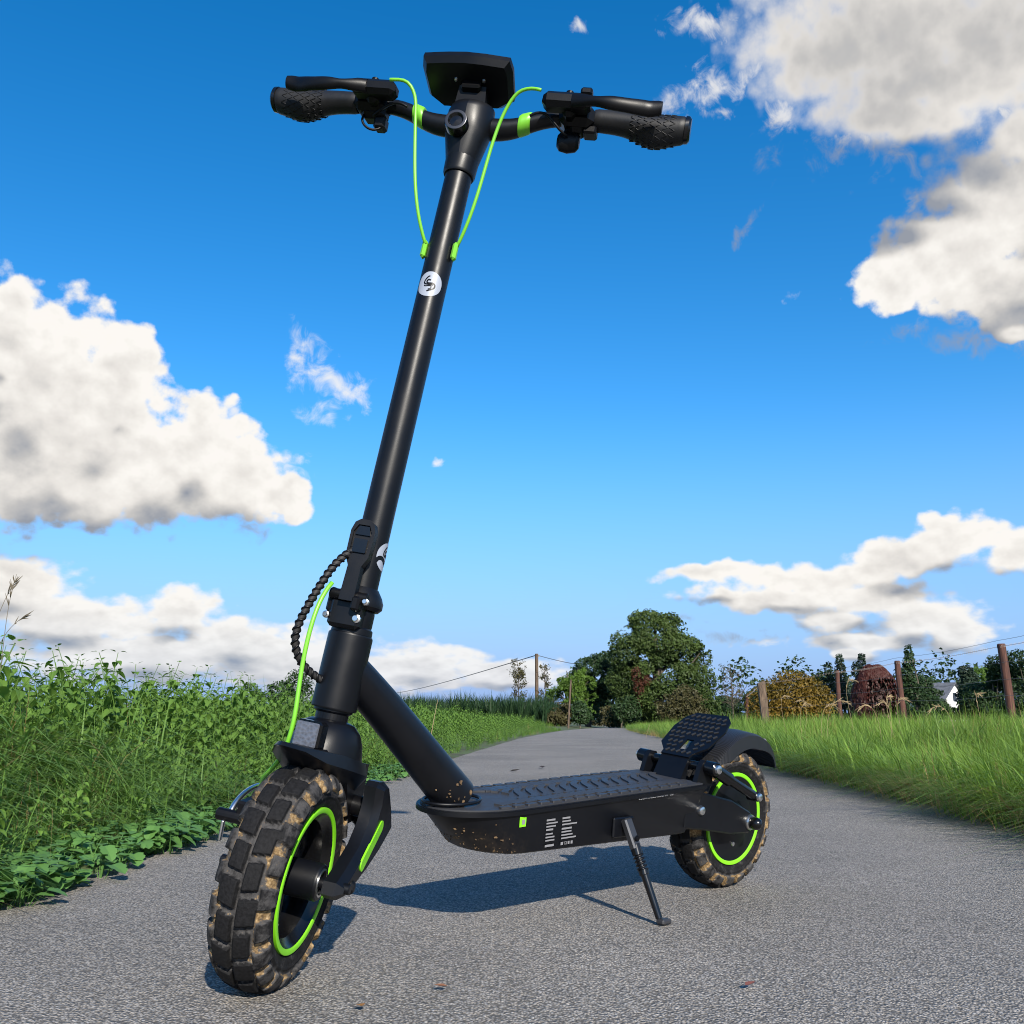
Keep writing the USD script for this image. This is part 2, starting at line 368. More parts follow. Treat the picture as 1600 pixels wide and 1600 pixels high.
asphalt = usdkit.material(stage, LOOKS + "asphalt", {
    "g": ("geometry", {}),
    "w": ("noise_texture", {"scale": 90.0, "detail": 2.0}),
    "wv": ("vector_math", {"math_type": "multiply_add", "vector2": (0.006, 0.006, 0.006)}),
    "v": ("voronoi_texture", {"scale": 270.0, "feature": "f1"}),
    "v2": ("voronoi_texture", {"scale": 520.0, "feature": "f1"}),
    "s": ("separate_color", {}), "s2": ("separate_color", {}),
    "st": ("rgb_ramp", {"ramp": [(0.0, (0.13, 0.13, 0.131)), (0.35, (0.23, 0.227, 0.222)), (0.7, (0.345, 0.335, 0.32)), (0.93, (0.42, 0.41, 0.395)), (1.0, (0.6, 0.58, 0.55))]}),
    "gap": ("map_range", {"range_type": "smoothstep", "from_min": 0.3, "from_max": 0.66, "to_min": 1.0, "to_max": 0.38}),
    "big": ("noise_texture", {"scale": 1.1, "detail": 5.0, "roughness": 0.6}),
    "bigr": ("map_range", {"from_min": 0.3, "from_max": 0.7, "to_min": 0.80, "to_max": 1.18}),
    "mix2": ("math", {"math_type": "multiply_add", "value2": 0.35, "value3": 0.0}),
    "sum": ("math", {"math_type": "multiply_add", "value2": 0.65}),
    "c1": ("mix_color", {"blend_type": "multiply", "fac": 1.0}),
    "c2": ("mix_color", {"blend_type": "multiply", "fac": 1.0, "use_clamp": False}),
    "h": ("math", {"math_type": "multiply_add", "value2": -0.75}),
    "tone": ("rgb_ramp", {"ramp": [(0.3, (0.99, 0.98, 0.98)), (0.7, (1.12, 1.01, 0.87))]}), "c3": ("mix_color", {"blend_type": "multiply", "fac": 1.0, "use_clamp": False}),
    "b": ("bump", {"strength": 0.85, "distance": 0.0035}),
    "p": ("principled_bsdf", {"roughness": 0.82, "specular_ior_level": 0.4})},
    [("g.position", "w.vector"), ("w.color", "wv.vector1"), ("g.position", "wv.vector3"), ("wv.vector", "v.vector"), ("wv.vector", "v2.vector"), ("v.color", "s.color"), ("v2.color", "s2.color"),
     ("s2.r", "mix2.value1"), ("s.r", "sum.value1"), ("mix2.value", "sum.value3"), ("sum.value", "st.fac"), ("v.distance", "gap.value"), ("g.position", "big.vector"), ("big.fac", "bigr.value"),
     ("st.color", "c1.a"), ("gap.result", "c1.b"), ("c1.result", "c2.a"), ("bigr.result", "c2.b"), ("s2.b", "tone.fac"), ("c2.result", "c3.a"), ("tone.color", "c3.b"), ("c3.result", "p.base_color"),
     ("v.distance", "h.value1"), ("s.g", "h.value3"), ("h.value", "b.height"), ("b.normal", "p.normal")], surface="p.BSDF")
ry = np.unique(np.round(np.r_[-80, -40, -20, -10, np.linspace(-5, 15, 201), np.linspace(15, 60, 91), np.linspace(60, 120, 31), 150, 200], 4))
cross = np.linspace(0, 1, 9)
rl, rr = road_l(ry), road_r(ry)
RX = rl[:, None] + (rr - rl)[:, None] * cross
RZ = base_z(ry)[:, None] + 0.0 * RX
RZ[:, 0] -= 0.04; RZ[:, -1] -= 0.04
RX[:, 1] = RX[:, 0] + 0.012; RX[:, -2] = RX[:, -1] - 0.012
rv = np.stack([RX, np.broadcast_to(ry[:, None], RX.shape), RZ], -1).reshape(-1, 3)
i, j = np.meshgrid(np.arange(len(ry) - 1), np.arange(8), indexing="ij")
a = i * 9 + j
tag(usdkit.mesh(stage, "/World/road", (rv, np.stack([a, a + 1, a + 10, a + 9], -1).reshape(-1, 4)), asphalt, smooth=40), "narrow grey asphalt lane running to the trees", "road", kind="structure")

# ------------------------------------------------------------------ grass and plants


def blades(n, seed, spread, height, width, bend, lean=(0.0, 0.0), wild=1.0, segs=4):
    """n grass blades as one mesh; lean pushes all tips one way (metres per metre of height)."""
    g = np.random.default_rng(seed)
    base = np.stack([g.normal(0, spread, n), g.normal(0, spread, n), np.zeros(n) - 0.01], 1)
    h = g.uniform(*height, n)
    az = g.uniform(0, 2 * np.pi, n)
    out = np.stack([np.cos(az), np.sin(az)], 1) * (g.uniform(*bend, n) * wild)[:, None] + np.asarray(lean) * g.uniform(0.6, 1.4, n)[:, None]
    amount = np.linalg.norm(out, axis=1, keepdims=True)
    side = np.stack([-out[:, 1], out[:, 0]], 1) / (amount + 1e-9)
    w = g.uniform(*width, n)
    v = []
    for k in range(segs + 1):
        t = k / segs
        hor = out * (t ** 1.8) * h[:, None]
        ver = h * (t - 0.55 * np.clip(amount[:, 0], 0, 1.6) * t ** 2.6)
        c = base + np.concatenate([hor, ver[:, None]], 1)
        ww = w * (1 - t ** 2.2) * (0.75 + 0.5 * t if t < 0.5 else 1.0) * 0.5
        s3 = np.concatenate([side * ww[:, None], np.zeros((n, 1))], 1)
        v += [c - s3, c + s3] if k < segs else [c]
    V = np.stack(v, 1)
    m = V.shape[1]
    f = []
    for k in range(segs - 1):
        q = 2 * k
        f += [[q, q + 1, q + 3], [q, q + 3, q + 2]]
    q = 2 * (segs - 1)
    f.append([q, q + 1, q + 2])
    F = (np.arange(n)[:, None, None] * m + np.array(f)[None]).reshape(-1, 3)
    return trimesh.Trimesh(V.reshape(-1, 3), F, process=False)


green_blade = leaf_mat("green_grass", [(0.0, (0.09, 0.16, 0.03)), (0.35, (0.19, 0.31, 0.052)), (0.7, (0.30, 0.44, 0.08)), (0.9, (0.40, 0.47, 0.12)), (1.0, (0.55, 0.46, 0.22))], 1.6, patch=0.45, trans=0.4)
dark_blade = leaf_mat("long_grass", [(0.0, (0.083, 0.160, 0.030)), (0.45, (0.166, 0.303, 0.058)), (0.7, (0.276, 0.396, 0.089)), (0.86, (0.515, 0.439, 0.149)), (1.0, (0.773, 0.557, 0.218))], 1.2, patch=0.25, trans=0.35)
straw = leaf_mat("dry_straw", [(0.0, (0.253, 0.161, 0.069)), (0.5, (0.414, 0.287, 0.127)), (1.0, (0.529, 0.414, 0.218))], 2.0, trans=0.2)
nettle_leaf = leaf_mat("nettle_leaf", [(0.0, (0.066, 0.132, 0.024)), (0.4, (0.143, 0.258, 0.041)), (0.8, (0.263, 0.390, 0.058)), (0.96, (0.438, 0.452, 0.068)), (1.0, (0.832, 0.467, 0.055))], 1.6, patch=0.3, trans=0.3)
cover_leaf = leaf_mat("ground_leaf", [(0.0, (0.060, 0.145, 0.035)), (0.5, (0.128, 0.275, 0.063)), (0.9, (0.221, 0.392, 0.098)), (1.0, (0.340, 0.392, 0.084))], 3.0, patch=0.3, trans=0.25, spec=0.45)


def fan(outline, fold=0.15, droop=0.25):
    """A leaf blade from half its outline: (along, half width) pairs, folded along the midrib and drooping."""
    o = np.asarray(outline, float)
    n = len(o)
    z = -droop * o[:, 0] ** 2
    mid = np.stack([o[:, 0], 0 * o[:, 0], z], 1)
    lf = np.stack([o[:, 0], o[:, 1], z + fold * o[:, 1]], 1)
    rt = lf * [1, -1, 1]
    v = np.vstack([mid, lf, rt])
    f = []
    for k in range(n - 1):
        f += [[k, k + 1, n + k + 1], [k, n + k + 1, n + k], [k, 2 * n + k + 1, k + 1], [k, 2 * n + k, 2 * n + k + 1]]
    return v, np.array(f)


NETTLE = [(0.0, 0.004), (0.1, 0.2), (0.19, 0.3), (0.22, 0.27), (0.36, 0.31), (0.4, 0.27), (0.54, 0.25), (0.58, 0.21), (0.72, 0.16), (0.76, 0.12), (0.88, 0.06), (1.0, 0.0)]


def put(v, f, scale, pitch, yaw, at):
    m = trimesh.transformations.euler_matrix(0, pitch, yaw)[:3, :3]
    return trimesh.Trimesh((v * scale) @ m.T + at, f, process=False)


def nettle(seed, height):
    g = np.random.default_rng(seed)
    n = 10
    sx, sy = g.normal(0, 0.06, 2)
    stem = lambda t: np.array([sx * t * t, sy * t * t, t * height])
    parts = []
    v, f = fan(NETTLE, 0.25, 0.3)
    yaw = g.uniform(0, 6.28)
    for k in range(n):
        t = 0.07 + 0.93 * (k / (n - 1)) ** 0.9
        size = 0.085 * (1.05 - 0.72 * t ** 3) * g.uniform(0.85, 1.15)
        for s in (0, np.pi):
            y = yaw + s + g.normal(0, 0.15)
            at = stem(t) + np.array([np.cos(y), np.sin(y), 0.3]) * 0.012
            parts.append(put(v, f, size, g.normal(0.25, 0.2) - 0.75 * (t > 0.97), y, at))
        yaw += np.pi / 2 + g.normal(0, 0.15)
    leaves = cat(parts)
    st = tube([stem(t) for t in np.linspace(-0.02, 1, 6)], np.linspace(0.0032, 0.0014, 6), 5)
    return leaves, st


# left verge: nettles as individuals where they stand out, the rest as one bed
stem_mat = mat("nettle_stem", (0.07, 0.12, 0.03), 0.6)
kinds = []
for k, hh in enumerate((0.40, 0.46, 0.52)):
    lv, st = nettle(20 + k, hh)
    kinds.append((lv, st))
first = []
NETTLE_LABEL = "nettle plant with toothed leaves standing in the bed left of the lane"
NETTLE_GROUP = "nettles on the left verge"


def veg(d):
    """Plant height on the left verge by distance from the lane edge."""
    return 0.05 + 0.95 * smoothstep(0.2, 1.1, d)


pts = []
prng = np.random.default_rng(11)
for yy0, yy1, per in ((1.7, 4.0, 85), (4.0, 8.0, 75), (8.0, 16.0, 48), (16.0, 34.0, 20)):
    nn = int((yy1 - yy0) * 2.8 * per)
    y = prng.uniform(yy0, yy1, nn)
    d = 0.12 + 2.7 * prng.random(nn) ** 1.25
    pts.append(np.stack([road_l(y) - d, y, d], 1))
pts = np.vstack(pts)
clump = meshkit.fbm(np.c_[pts[:, :2] * 0.9, 0 * pts[:, 0]], 3, 5)
near_grassy = (pts[:, 1] < 3.4) & (pts[:, 2] < 1.0)
keep = (clump > 0.28) & ~(near_grassy & (prng.random(len(pts)) < 0.4))
pts = pts[keep]
pts = pts[np.argsort(pts[:, 1] + 0.6 * prng.random(len(pts)))]
sc = np.clip(0.30 + 0.58 * veg(pts[:, 2]), 0.3, 0.88) * prng.uniform(0.72, 1.2, len(pts)) * np.where(pts[:, 1] > 7, 0.86, 1.0)
pz = ground_z(pts[:, 0], pts[:, 1])
yaw = prng.uniform(0, 6.28, len(pts))
kind = prng.integers(0, 3, len(pts))
tl = prng.normal(0, 7, (len(pts), 2))
NIND = 220
for q in range(NIND):
    loc = (pts[q, 0], pts[q, 1], pz[q])
    if not any(f[0] == kind[q] for f in first):
        path = thing("nettle_plant", NETTLE_LABEL, "nettle", NETTLE_GROUP, loc=loc, rotz=yaw[q])
        obj("leaves", kinds[kind[q]][0], nettle_leaf, path)
        obj("stem", kinds[kind[q]][1], stem_mat, path, smooth=True)
        first.append((kind[q], path))
    else:
        src = [f[1] for f in first if f[0] == kind[q]][0]
        copy_of(src, "nettle_plant", NETTLE_LABEL, "nettle", NETTLE_GROUP, loc, yaw[q], sc[q], tl[q])
rest = slice(NIND, None)
both = [cat(k) for k in kinds]
scatter("nettle_bed", [("nettle", b, nettle_leaf) for b in both], np.c_[pts[rest, :2], pz[rest]], yaw[rest], sc[rest], kind[rest],
        "dense bed of green nettles further along the left verge", "nettles", tilt=(yaw[rest], R_(np.abs(tl[rest, 0]))))

# long lodged grass between the nettles
tufts = [blades(18, 40 + k, 0.07, (0.3, 0.72), (0.005, 0.0115), (0.3, 1.0), lean) for k, lean in enumerate(((0.9, -0.15), (0.6, -0.6), (0.9, 0.3), (0.4, -0.2)))]
tufts.append(blades(20, 46, 0.05, (0.3, 0.75), (0.002, 0.0042), (0.2, 0.7), (1.1, -0.3)))
y = np.r_[prng.uniform(1.3, 3.4, 300), prng.uniform(3.4, 9, 200), prng.uniform(9, 34, 300)]
d = np.r_[0.15 + 1.25 * prng.random(300) ** 1.2, 0.1 + 1.8 * prng.random(200) ** 1.5, 0.05 + 1.0 * prng.random(300) ** 1.5]
x = road_l(y) - d
s = (0.45 + 0.45 * smoothstep(0.1, 0.8, d)) * prng.uniform(0.75, 1.15, len(y)) * np.where(y > 9, 0.62, 0.9)
k = prng.choice(5, len(y), p=(0.27, 0.22, 0.25, 0.17, 0.09))
scatter("long_grass", [("grass_tuft", t, dark_blade if q < 4 else straw) for q, t in enumerate(tufts)], np.c_[x, y, ground_z(x, y)], prng.normal(0, 0.85, len(y)), s, k,
        "long flattened grass mixed with straw along the left edge of the lane", "grass")
# field grass beyond, so that the ground is never bare
short = [blades(40, 60 + k, 0.09, (0.15, 0.4), (0.004, 0.008), (0.1, 0.7), segs=3) for k in range(3)]
y = np.r_[prng.uniform(1.0, 12, 500), prng.uniform(12, 60, 900)]
x = road_l(y) - np.r_[2.2 + 5 * prng.random(500), 1.8 + 12 * prng.random(900)]
scatter("field_grass", [("grass_tuft", t, green_blade) for t in short], np.c_[x, y, ground_z(x, y)], prng.uniform(0, 6.28, len(y)), prng.uniform(0.6, 1.1, len(y)), prng.integers(0, 3, len(y)),
        "green grass of the field behind the nettles", "grass")

# lobed ground leaves creeping onto the asphalt
LOBE = [(0.0, 0.02), (-0.08, 0.28), (0.06, 0.5), (0.22, 0.44), (0.34, 0.53), (0.52, 0.46), (0.6, 0.34), (0.74, 0.36), (0.88, 0.22), (1.0, 0.0)]
lv, lf = fan(LOBE, 0.18, 0.18)


def rosette(seed, n):
    g = np.random.default_rng(seed)
    parts = []
    for q in range(n):
        yw = g.uniform(0, 6.28)
        r = g.uniform(0.0, 0.05)
        hgt = g.uniform(0.01, 0.055)
        at = np.array([np.cos(yw) * r, np.sin(yw) * r, hgt])
        parts.append(put(lv, lf, g.uniform(0.018, 0.04), g.normal(0.1, 0.42), yw + g.normal(0, 0.5), at))
        parts.append(tube([(at[0] * 0.3, at[1] * 0.3, -0.01), at * [0.8, 0.8, 0.7], at], 0.0008, 3, caps=False))
    return cat(parts)


y = 1.2 + 4.5 * prng.random(620) ** 1.3
d = -0.05 + 0.75 * prng.random(620) ** 1.3 * meshkit.fbm(np.stack([y * 2.3, 0 * y, 0 * y], 1), 3, 31) ** 1.2 * 1.3
x = road_l(y) - d
scatter("ground_leaves", [("leaf_rosette", rosette(80 + k, 9), cover_leaf) for k in range(4)], np.c_[x, y, np.maximum(ground_z(x, y), base_z(y)) + 0.001], prng.uniform(0, 6.28, 620), prng.uniform(0.75, 1.25, 620), prng.integers(0, 4, 620),
        "low lobed green leaves creeping over the left edge of the asphalt", "ground cover")

# right verge: bright upright grass
rt = [blades(30, 100 + k, 0.07, (0.28, 0.56), (0.0045, 0.009), (0.2, 1.05), lean) for k, lean in enumerate(((-0.15, -0.1), (0.2, 0.1), (-0.35, 0.0), (0.0, -0.25)))]
low = [blades(40, 110 + k, 0.05, (0.2, 0.42), (0.003, 0.006), (0.3, 1.0), (-0.75, -0.1 + 0.2 * k)) for k in range(2)]
dry = [blades(26, 115, 0.06, (0.12, 0.3), (0.0015, 0.004), (0.4, 1.2), (-0.8, -0.1))]
y = np.r_[prng.uniform(2.0, 7, 1500), prng.uniform(7, 16, 1700), prng.uniform(16, 60, 2200)]
d = np.r_[0.1 + 3.6 * prng.random(1500), 0.05 + 5.0 * prng.random(1700), 0.05 + 6.5 * prng.random(2200)]
x = road_r(y) + d
s = (0.40 + 0.38 * smoothstep(0.0, 0.6, d)) * prng.uniform(0.66, 1.12, len(y)) * (0.62 + 0.72 * meshkit.fbm(np.stack([x * 1.3, y * 0.9, 0 * y], 1), 3, 17))
rt.append(blades(16, 130, 0.07, (0.3, 0.62), (0.002, 0.004), (0.2, 1.0)))
scatter("verge_grass", [("grass_tuft", t, green_blade if q < 4 else straw) for q, t in enumerate(rt)], np.c_[x, y, ground_z(x, y)], prng.uniform(0, 6.28, len(y)), s, prng.choice(5, len(y), p=(0.24, 0.24, 0.22, 0.22, 0.08)), "tall bright green grass along the right verge", "grass")
y = np.r_[prng.uniform(1.5, 9, 520), prng.uniform(9, 40, 400)]
d = -0.02 + 0.34 * prng.random(len(y)) ** 1.2
x = road_r(y) + d
scatter("edge_grass", [("grass_tuft", t, m_) for t, m_ in zip(low + dry, (green_blade, dark_blade, straw))], np.c_[x, y, ground_z(x, y)], prng.normal(0, 0.4, len(y)), prng.uniform(0.6, 1.05, len(y)), prng.choice(3, len(y), p=(0.38, 0.24, 0.38)),
        "arching grass and dry straw hanging over the right edge of the lane", "grass")

# ------------------------------------------------------------------ trees, hedges, field
bark = usdkit.material(stage, LOOKS + "bark", {"g": ("geometry", {}), "n": ("noise_texture", {"scale": 6.0, "detail": 5.0}), "r": ("rgb_ramp", {"ramp": [(0.3, (0.035, 0.028, 0.02)), (0.7, (0.11, 0.09, 0.065))]}), "p": ("principled_bsdf", {"roughness": 0.9})},
                       [("g.position", "n.vector"), ("n.fac", "r.fac"), ("r.color", "p.base_color")], surface="p.BSDF")
oak = leaf_mat("oak_leaves", [(0.0, (0.027, 0.050, 0.013)), (0.45, (0.069, 0.108, 0.022)), (0.8, (0.131, 0.156, 0.033)), (1.0, (0.213, 0.168, 0.044))], 0.5, patch=0.45, trans=0.25)
dark_leaf = leaf_mat("dark_leaves", [(0.0, (0.015, 0.034, 0.011)), (0.6, (0.035, 0.072, 0.020)), (1.0, (0.069, 0.108, 0.024))], 0.5, patch=0.4, trans=0.2)
light_leaf = leaf_mat("light_leaves", [(0.0, (0.057, 0.109, 0.017)), (0.6, (0.115, 0.207, 0.028)), (1.0, (0.196, 0.265, 0.039))], 0.5, patch=0.4, trans=0.35)
red_leaf = leaf_mat("red_leaves", [(0.0, (0.05, 0.02, 0.012)), (0.6, (0.13, 0.045, 0.022)), (1.0, (0.17, 0.10, 0.03))], 0.8, patch=0.4, trans=0.25)
orange_leaf = leaf_mat("orange_leaves", [(0.0, (0.075, 0.06, 0.008)), (0.4, (0.17, 0.105, 0.012)), (0.8, (0.24, 0.14, 0.014)), (1.0, (0.30, 0.19, 0.02))], 0.9, patch=0.45, trans=0.2)
brown_leaf = leaf_mat("brown_leaves", [(0.0, (0.039, 0.039, 0.015)), (0.6, (0.094, 0.083, 0.030)), (1.0, (0.176, 0.132, 0.050))], 0.8, patch=0.4, trans=0.2)
blue_leaf = leaf_mat("bluish_needles", [(0.0, (0.014, 0.029, 0.018)), (0.6, (0.036, 0.066, 0.033)), (1.0, (0.060, 0.102, 0.044))], 0.5, patch=0.4, trans=0.15)


def crown_mesh(lobes, n, size, seed, gap=0.42, freq=0.9, flat=0.0):
    """Leaf clumps through the volume of some ellipsoids, thinner where noise opens gaps."""
    g = np.random.default_rng(seed)
    L = np.asarray(lobes, float)
    vol = (L[:, 3] * L[:, 4] * L[:, 5]) ** 0.75
    pick = g.choice(len(L), int(n * 2.4), p=vol / vol.sum())
    dirs = g.normal(size=(len(pick), 3)); dirs /= np.linalg.norm(dirs, axis=1, keepdims=True)
    rad = g.uniform(0.35, 1.0, len(pick)) ** 0.55
    rad *= 0.80 + 0.42 * meshkit.fbm(dirs * 2.1 + pick[:, None] * 7.7, 3, seed)
    p = L[pick, :3] + dirs * L[pick, 3:6] * rad[:, None]
    keep = meshkit.fbm(p * freq, 3, seed + 5) > gap
    p, dirs = p[keep][:n], dirs[keep][:n]
    k = len(p)
    nrm = dirs * 0.7 + g.normal(size=(k, 3)) * 0.7 + [0, 0, 0.35]
    nrm /= np.linalg.norm(nrm, axis=1, keepdims=True)
    a = np.cross(nrm, g.normal(size=(k, 3))); a /= np.linalg.norm(a, axis=1, keepdims=True)
    b = np.cross(nrm, a)
    s = size * g.uniform(0.55, 1.35, k)[:, None]
    dz = nrm * s * 0.25
    V = np.stack([p - a * s, p - b * s * 0.55 + dz, p + a * s, p + b * s * 0.55 + dz], 1)
    f = np.array([[0, 1, 2], [0, 2, 3]])
    return trimesh.Trimesh(V.reshape(-1, 3), (np.arange(k)[:, None, None] * 4 + f).reshape(-1, 3), process=False)


def tree(name, label, category, at, lobes, n, size, m, seed, trunk=0.2, group=None, gap=0.42, freq=0.9, limbs=True):
    """at: foot of the trunk; lobes: (dx, dy, z, rx, ry, rz) about it."""
    x, y = at
    z0 = float(ground_z(x, y))
    path = thing(name, label, category, group, loc=(x, y, z0))
    lob = [(a, b, c, r1, r2, r3) for a, b, c, r1, r2, r3 in lobes]
    top = max(l[2] for l in lob)
    g = np.random.default_rng(seed)
    parts = [tube([(0, 0, -0.2), (0.03, 0, top * 0.25), (0.05 + g.normal(0, 0.1), 0, top * 0.6), (0, 0, top)], [trunk, trunk * 0.8, trunk * 0.55, trunk * 0.15], 9)]
    if limbs:
        for l in lob:
            s = top * g.uniform(0.2, 0.5)
            mid = np.array([l[0] * 0.5, l[1] * 0.5, (s + l[2]) / 2 + 0.1])
            parts.append(tube(spline([(0.03, 0, s), mid, (l[0], l[1], l[2] + l[5] * 0.3)], 6), np.linspace(trunk * 0.45, trunk * 0.08, 6), 6))
    obj("trunk", cat(parts), bark, path, smooth=True)
    obj("crown", crown_mesh(lob, n, size, seed, gap, freq), m, path)
    return path


def P(u, depth):
    """x of a bearing: metres sideways per metre ahead."""
    return (u - 800) / 1426.6 * depth


# the big oak-like tree at the right of the lane and its neighbours
oak_path = tree("oak_tree", "biggest tree, broad olive green crown at the right of the lane end", "tree", (P(1022, 62), 62),
     [(0, 0, 5.6, 2.4, 2.0, 2.1), (-1.5, 0.2, 4.9, 1.7, 1.6, 1.7), (1.7, 0, 4.7, 1.7, 1.6, 1.7), (0.3, -0.3, 3.2, 2.8, 1.8, 1.7), (2.6, 0, 3.1, 1.5, 1.4, 1.5), (-1.9, 0.2, 3.0, 1.5, 1.4, 1.4), (-0.6, 0, 6.9, 1.2, 1.1, 1.0), (1.0, 0.1, 6.7, 1.0, 1.0, 0.9), (3.0, 0, 4.6, 0.8, 0.8, 0.9), (0.6, -0.6, 1.7, 2.9, 1.4, 1.2), (2.6, -0.4, 1.4, 1.5, 1.2, 1.3)], 40000, 0.10, oak, 1, trunk=0.35, gap=0.46, freq=1.1)
tree("oak_tree", "dark tree leaning over the lane from the left, against the biggest tree", "tree", (P(916, 68), 68),
     [(0.5, 0, 3.9, 1.5, 1.6, 1.3), (-0.4, 0, 3.1, 1.2, 1.4, 1.2), (1.4, 0.4, 3.0, 1.2, 1.3, 1.1), (1.6, 0.8, 4.3, 1.2, 1.2, 1.2), (2.3, 1.0, 3.4, 1.1, 1.1, 1.0), (0.2, 0.5, 1.4, 1.3, 1.2, 1.2)], 14000, 0.10, dark_leaf, 2, trunk=0.25)
tree("lime_tree", "light green tree left of the lane before the dark trees", "tree", (P(884, 60), 60),
     [(0.5, 0, 2.7, 0.9, 0.9, 0.8), (-0.5, 0, 1.9, 0.9, 0.9, 0.7), (0.8, 0, 1.9, 0.9, 0.9, 0.8), (0.75, 0, 3.5, 0.5, 0.5, 0.5), (1.4, -0.2, 1.5, 0.7, 0.7, 0.8), (-0.2, 0, 2.7, 0.5, 0.5, 0.45), (1.4, 0, 2.7, 0.5, 0.5, 0.5), (-1.0, 0, 1.3, 0.5, 0.5, 0.5)], 7000, 0.085, light_leaf, 3, trunk=0.14, gap=0.5, freq=1.5)
creeper = obj("creeper", crown_mesh([(-1.5, -1.4, 3.3, 0.35, 0.35, 0.7), (-1.35, -1.5, 2.6, 0.4, 0.3, 0.6), (-0.9, -1.7, 3.0, 0.3, 0.25, 0.4), (-1.7, -1.3, 1.5, 0.5, 0.4, 0.7)], 1100, 0.075, 4, gap=0.46, freq=1.6), red_leaf, oak_path)
tag(stage.GetPrimAtPath(creeper), "reddish autumn leaves low in the left of the crown")
tree("hawthorn_bush", "autumn tinted bush at the right foot of the biggest tree", "bush", (P(1066, 56), 56),
     [(0, 0, 1.4, 1.0, 0.9, 1.1), (0.7, 0, 1.0, 0.8, 0.8, 0.9), (-0.9, 0.2, 1.1, 0.9, 0.8, 0.9)], 5000, 0.085, brown_leaf, 5, trunk=0.08)
tree("dark_bush", "rounded dark bush right beside the lane under the biggest tree", "bush", (P(966, 60), 60),
     [(0, 0, 1.2, 0.6, 0.6, 0.9), (0.6, 0.3, 1.0, 0.8, 0.7, 1.0)], 1700, 0.10, dark_leaf, 6, trunk=0.06)
tree("dark_bush", "low grey green bush closing the far end of the lane", "bush", (P(944, 96), 96),
     [(0, 0, 1.0, 1.2, 0.8, 1.1), (-0.9, 0, 0.8, 0.8, 0.8, 0.8), (1.0, 0, 0.8, 0.8, 0.8, 0.9)], 1600, 0.15, brown_leaf, 7, trunk=0.08)
tree("oak_tree", "shaded tree far down the lane seen through the arch of leaves", "tree", (P(955, 112), 112),
     [(0, 0, 3.6, 3.2, 2.0, 2.6), (-2.2, 0, 3.0, 2.0, 1.6, 2.2), (2.6, 0, 3.2, 2.2, 1.8, 2.2)], 3500, 0.3, dark_leaf, 8, trunk=0.3)
tree("dark_bush", "brown tinged bush between the tall pole and the pale stake", "bush", (P(866, 54), 54),
     [(0, 0, 0.9, 0.7, 0.6, 0.8), (-0.6, 0, 0.7, 0.5, 0.5, 0.6), (0.5, 0, 0.7, 0.5, 0.5, 0.7)], 2000, 0.09, brown_leaf, 9, trunk=0.05)
tree("dark_bush", "grey green bush right of the pale stake on the left verge", "bush", (P(903, 54), 54),
     [(0, 0, 0.8, 0.6, 0.6, 0.75), (0.4, 0, 0.6, 0.4, 0.4, 0.5)], 1500, 0.09, dark_leaf, 10, trunk=0.05)


def thin_tree(name, label, at, height, seed, leaves=260, m=brown_leaf, spread=0.25, twig=26, r0=0.05):
    x, y = at
    path = thing(name, label, "tree", loc=(x, y, float(ground_z(x, y))))
    g = np.random.default_rng(seed)
    parts, ends = [tube([(0, 0, -0.2), (0.05, 0, height * 0.5), (0.0, 0, height)], [r0, r0 * 0.7, r0 * 0.15], 6)], []
    for k in range(twig):
        z = height * g.uniform(0.3, 0.97)
        a = g.uniform(0, 6.28)
        ln = height * spread * g.uniform(0.4, 1.0) * (1.15 - z / height)**0.5
        e = np.array([np.cos(a) * ln, np.sin(a) * ln, z + ln * g.uniform(0.5, 1.3)])
        mid = np.array([e[0] * 0.55, e[1] * 0.55, z + (e[2] - z) * 0.35])
        parts.append(tube([(0, 0, z), mid, e], [r0 * 0.4, r0 * 0.25, r0 * 0.1], 4))
        ends += [mid, e, (mid + e) / 2, e + g.normal(0, 0.1, 3)]
        for q in range(2):
            e2 = mid + (e - mid) * g.uniform(0.2, 0.8) + g.normal(0, ln * 0.3, 3)
            parts.append(tube([mid, (mid + e2) / 2 + g.normal(0, 0.03, 3), e2], [r0 * 0.22, r0 * 0.15, r0 * 0.08], 3))
            ends += [e2]
    obj("trunk", cat(parts), bark, path)
    if leaves:
        pick = np.asarray(ends)[g.integers(0, len(ends), leaves)]
        lobes = np.c_[pick, np.full((leaves, 3), 0.14)]
        obj("crown", crown_mesh(lobes, leaves * 2, 0.075, seed, gap=0.2), m, path)
    return path


for u_, d_, lab_ in ((1040, 66, "dark undergrowth bush behind the foot of the biggest tree"), (1092, 66, "dark undergrowth bush at the right behind the biggest tree"), (985, 70, "dark undergrowth bush just right of the lane behind the biggest tree")):
    tree("dark_bush", lab_, "bush", (P(u_, d_), d_), [(0, 0, 0.8, 1.6, 0.8, 1.0), (-1.2, 0, 0.7, 1.0, 0.8, 0.9), (1.2, 0, 0.7, 1.0, 0.8, 0.9)], 3000, 0.10, dark_leaf, 300 + u_, trunk=0.06, gap=0.3)
thin_tree("thin_tree", "spindly half bare tree left of the tall pole", (P(809, 66), 66), 4.6, 31, 420, twig=34, spread=0.2)
thin_tree("thin_tree", "spindly half bare tree right of the tall pole", (P(850, 66), 66), 4.3, 32, 260, twig=26, spread=0.18)
thin_tree("bare_tree", "leafless pale tree right of the biggest tree", (P(1137, 75), 75), 4.6, 33, 40, twig=60, spread=0.42, r0=0.06)

